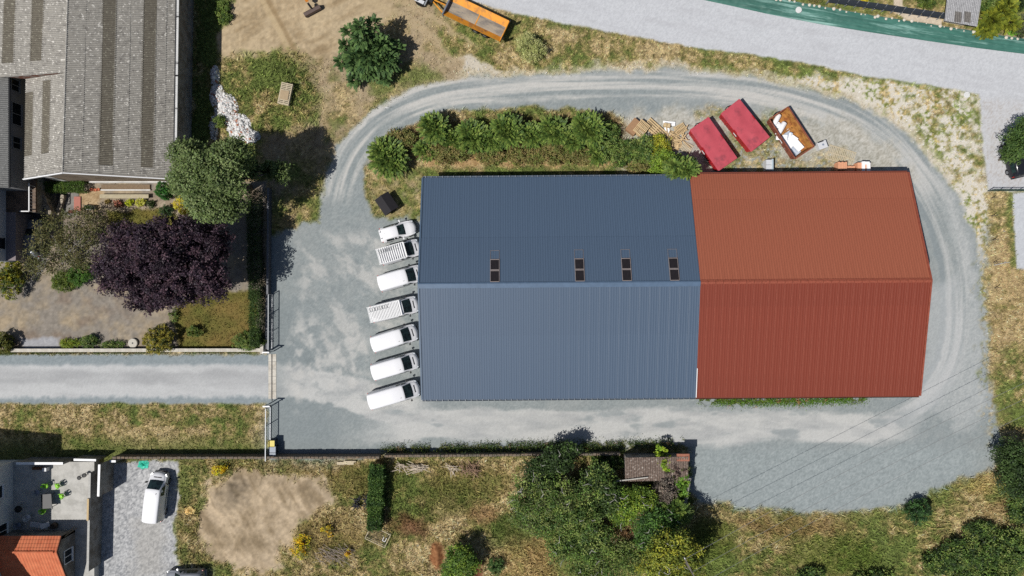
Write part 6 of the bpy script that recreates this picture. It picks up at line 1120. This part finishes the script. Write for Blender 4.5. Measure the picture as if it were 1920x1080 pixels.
bush('yellow-green creeper on the shed roof ridge', 1240, 860, 18, 24, 2.9, [(150,170,50),(120,150,46)], 213, 1500, .2, 'creeper', 'creeper'); bush('green creeper at the foot of the crumbling wall', 1276, 905, 16, 36, 2.4, [(96,134,50),(120,150,56)], 214, 3800, .17, 'creeper', 'creeper'); bush('green bramble patch between wall and shed', 1140, 868, 32, 18, 1.3, MIX+DKT, 215, 4200, .17, 'bramble', 'bramble'); bush('dark vine tangle on the right half of the shed roof', 1262, 876, 30, 18, 2.7, [(84,68,64),(100,84,76),(90,96,56)], 216, 2600, .17, 'vine', 'vine')
tree('round_tree', 'round bright green tree at the bottom edge of the meadow', 'tree', [(863,1046,28,30,1.9,1.2),(875,1060,24,24,1.7,1.0),(845,1068,18,18,1.2,.8)], 7000, .21, [(112,134,50),(90,116,46),(72,98,42)], 221, r0=.08, clump=.35, per=20)
bush('small green shrub right of the round tree', 930, 1062, 15, 17, 1.1, [(82,110,58),(66,92,46)], 222, 1600, .12)
bush('yellow ragwort flowers on the left in the meadow', 566, 1024, 20, 24, 1.1, [(240,180,30),(250,196,40),(110,116,56)], 223, 900, .14, 'flowers', 'flowers', clump=.3); bush('yellow flower clump above the grey brushwood', 615, 995, 12, 11, 1.0, [(245,190,40),(120,116,60)], 224, 320, .14, 'flowers', 'flowers', clump=.3); bush('single yellow flower head right of the brushwood', 654, 1036, 5, 6, .9, [(245,180,30)], 225, 140, .12, 'flowers', 'flowers')
bush('yellow ragwort patch beside the stony parking', 414, 880, 15, 11, 1.0, [(245,190,30),(240,180,40),(96,106,50)], 226, 620, .14, 'flowers', 'flowers', clump=.3)
bush('dark solitary bush in the south-east meadow', 1721, 958, 26, 24, 1.8, [(54,84,46),(40,60,36),(66,98,50)], 231, 4500, .13)
tree('thicket_shrub', 'tall dark shrub at the right edge above the meadow', 'shrub', [(1900,862,34,40,2.6,1.8),(1912,900,36,40,2.4,1.6)], 9000, .2, [(58,78,40),(72,92,48),(46,62,36)], 232, r0=.1, clump=.4)
for i, (px, py, rx, ry, h, lb) in enumerate(((1912,955,22,34,2.0,'shrub below the tall dark one at the right edge'), (1838,992,32,13,1.6,'dark low shrub on the meadow side of the corner thicket'), (1890,1030,50,40,2.6,'large shrub in the corner thicket at the right'), (1810,1040,50,34,2.2,'shrub in the middle of the corner thicket'), (1760,1056,36,22,1.8,'shrub at the left end of the corner thicket'), (1850,1080,60,24,2.2,'shrub cut by the bottom edge in the corner thicket'), (1640,1082,40,10,1.4,'low shrub cut by the bottom edge left of the thicket'), (1520,1078,30,12,1.4,'dark shrub tips at the bottom edge of the meadow'))):
    tree('corner_shrub', lb, 'shrub', [(px, py, rx, ry, h*.38, h*.36)], int(rx*ry*3.4)+900, .2, MIX+MIX+DKT, 240+i, r0=.06, group='shrubs of the south-east corner', clump=.4)
# north-east and right edge
tree('roadside_tree', 'round dark tree over the pale drive at the right edge', 'tree', [(1912,262,30,30,2.8,1.6),(1900,285,22,22,2.4,1.2),(1925,245,26,30,3.0,1.5)], 8000, .16, [(76,100,48),(60,84,42),(90,112,56)], 251, base=(1922, 262), r0=.12, clump=.4); 
t = thing('fallen_trunk', 'grey fallen trunk piece beside the roadside tree', 'log', W(1880, 296), math.radians(28)); mb = MB(); mb.tube([(-.6, 0, .12), (0, .03, .14), (.8, 0, .12)], [.1, .13, .11], 8); part('trunk', mb, M_bark, t)
tree('golden_conifer', 'golden-green spreading conifer beside the grey lean-to shed', 'conifer', [(1862,38,24,20,1.2,.9),(1880,22,22,16,1.6,.9),(1850,55,20,13,.8,.7),(1895,42,22,12,1.2,.7),(1890,10,18,12,1.9,.8)], 900, .6, [(116,120,40),(102,110,38),(90,102,40)], 252, kind='frond', r0=.07, pairs=7, wd=.15)
for i, (px, py, rx, ry, h, lb, cl) in enumerate(((1905,8,22,16,2.4,'dark shrub behind the golden conifer at the corner', DKT), (1850,8,18,14,2.0,'green shrub between shed and golden conifer', MIX), (1912,48,14,22,1.8,'greyish shrub right of the golden conifer', [(96,100,72),(80,86,58)]), (1735,2,20,14,1.8,'green shrub on the lawn beside the curved path', GRN), (1620,6,10,5,.7,'yellow flowers along the panel fence', YEL), (1905,62,16,4,.3,'bright green ground cover above the tarpaulin', [(120,170,60)]), (1530,-4,14,8,.9,'brown shrub at the top end of the panel fence', BRW), (419,22,16,26,.8,'lush green weeds between barn shadow and bare earth', LAU), (412,228,11,13,1.0,'green bush growing in the rubble heap', LAU))):
    bush(lb, px, py, rx, ry, h, cl, 260+i, int(rx*ry*5)+300, .12, 'flowers' if 'flowers' in lb else 'shrub', 'flowers' if 'flowers' in lb else 'shrub', clump=.2)
# grass
blades('grass', 230000, lambda px, py, i, j: G[i, j]*.9, .05, .22, 301, .045)
blades('tall_grass', 80000, lambda px, py, i, j: G[i, j]*((py > 862) & (px > 330) | ((px > 412) & (px < 600) & (py > 100) & (py < 250)) | ((px > 690) & (px < 1240) & (py > 200) & (py < 300)))*np.clip(N2[i, j]*2-.4, 0, 1), .2, .55, 302, .05)
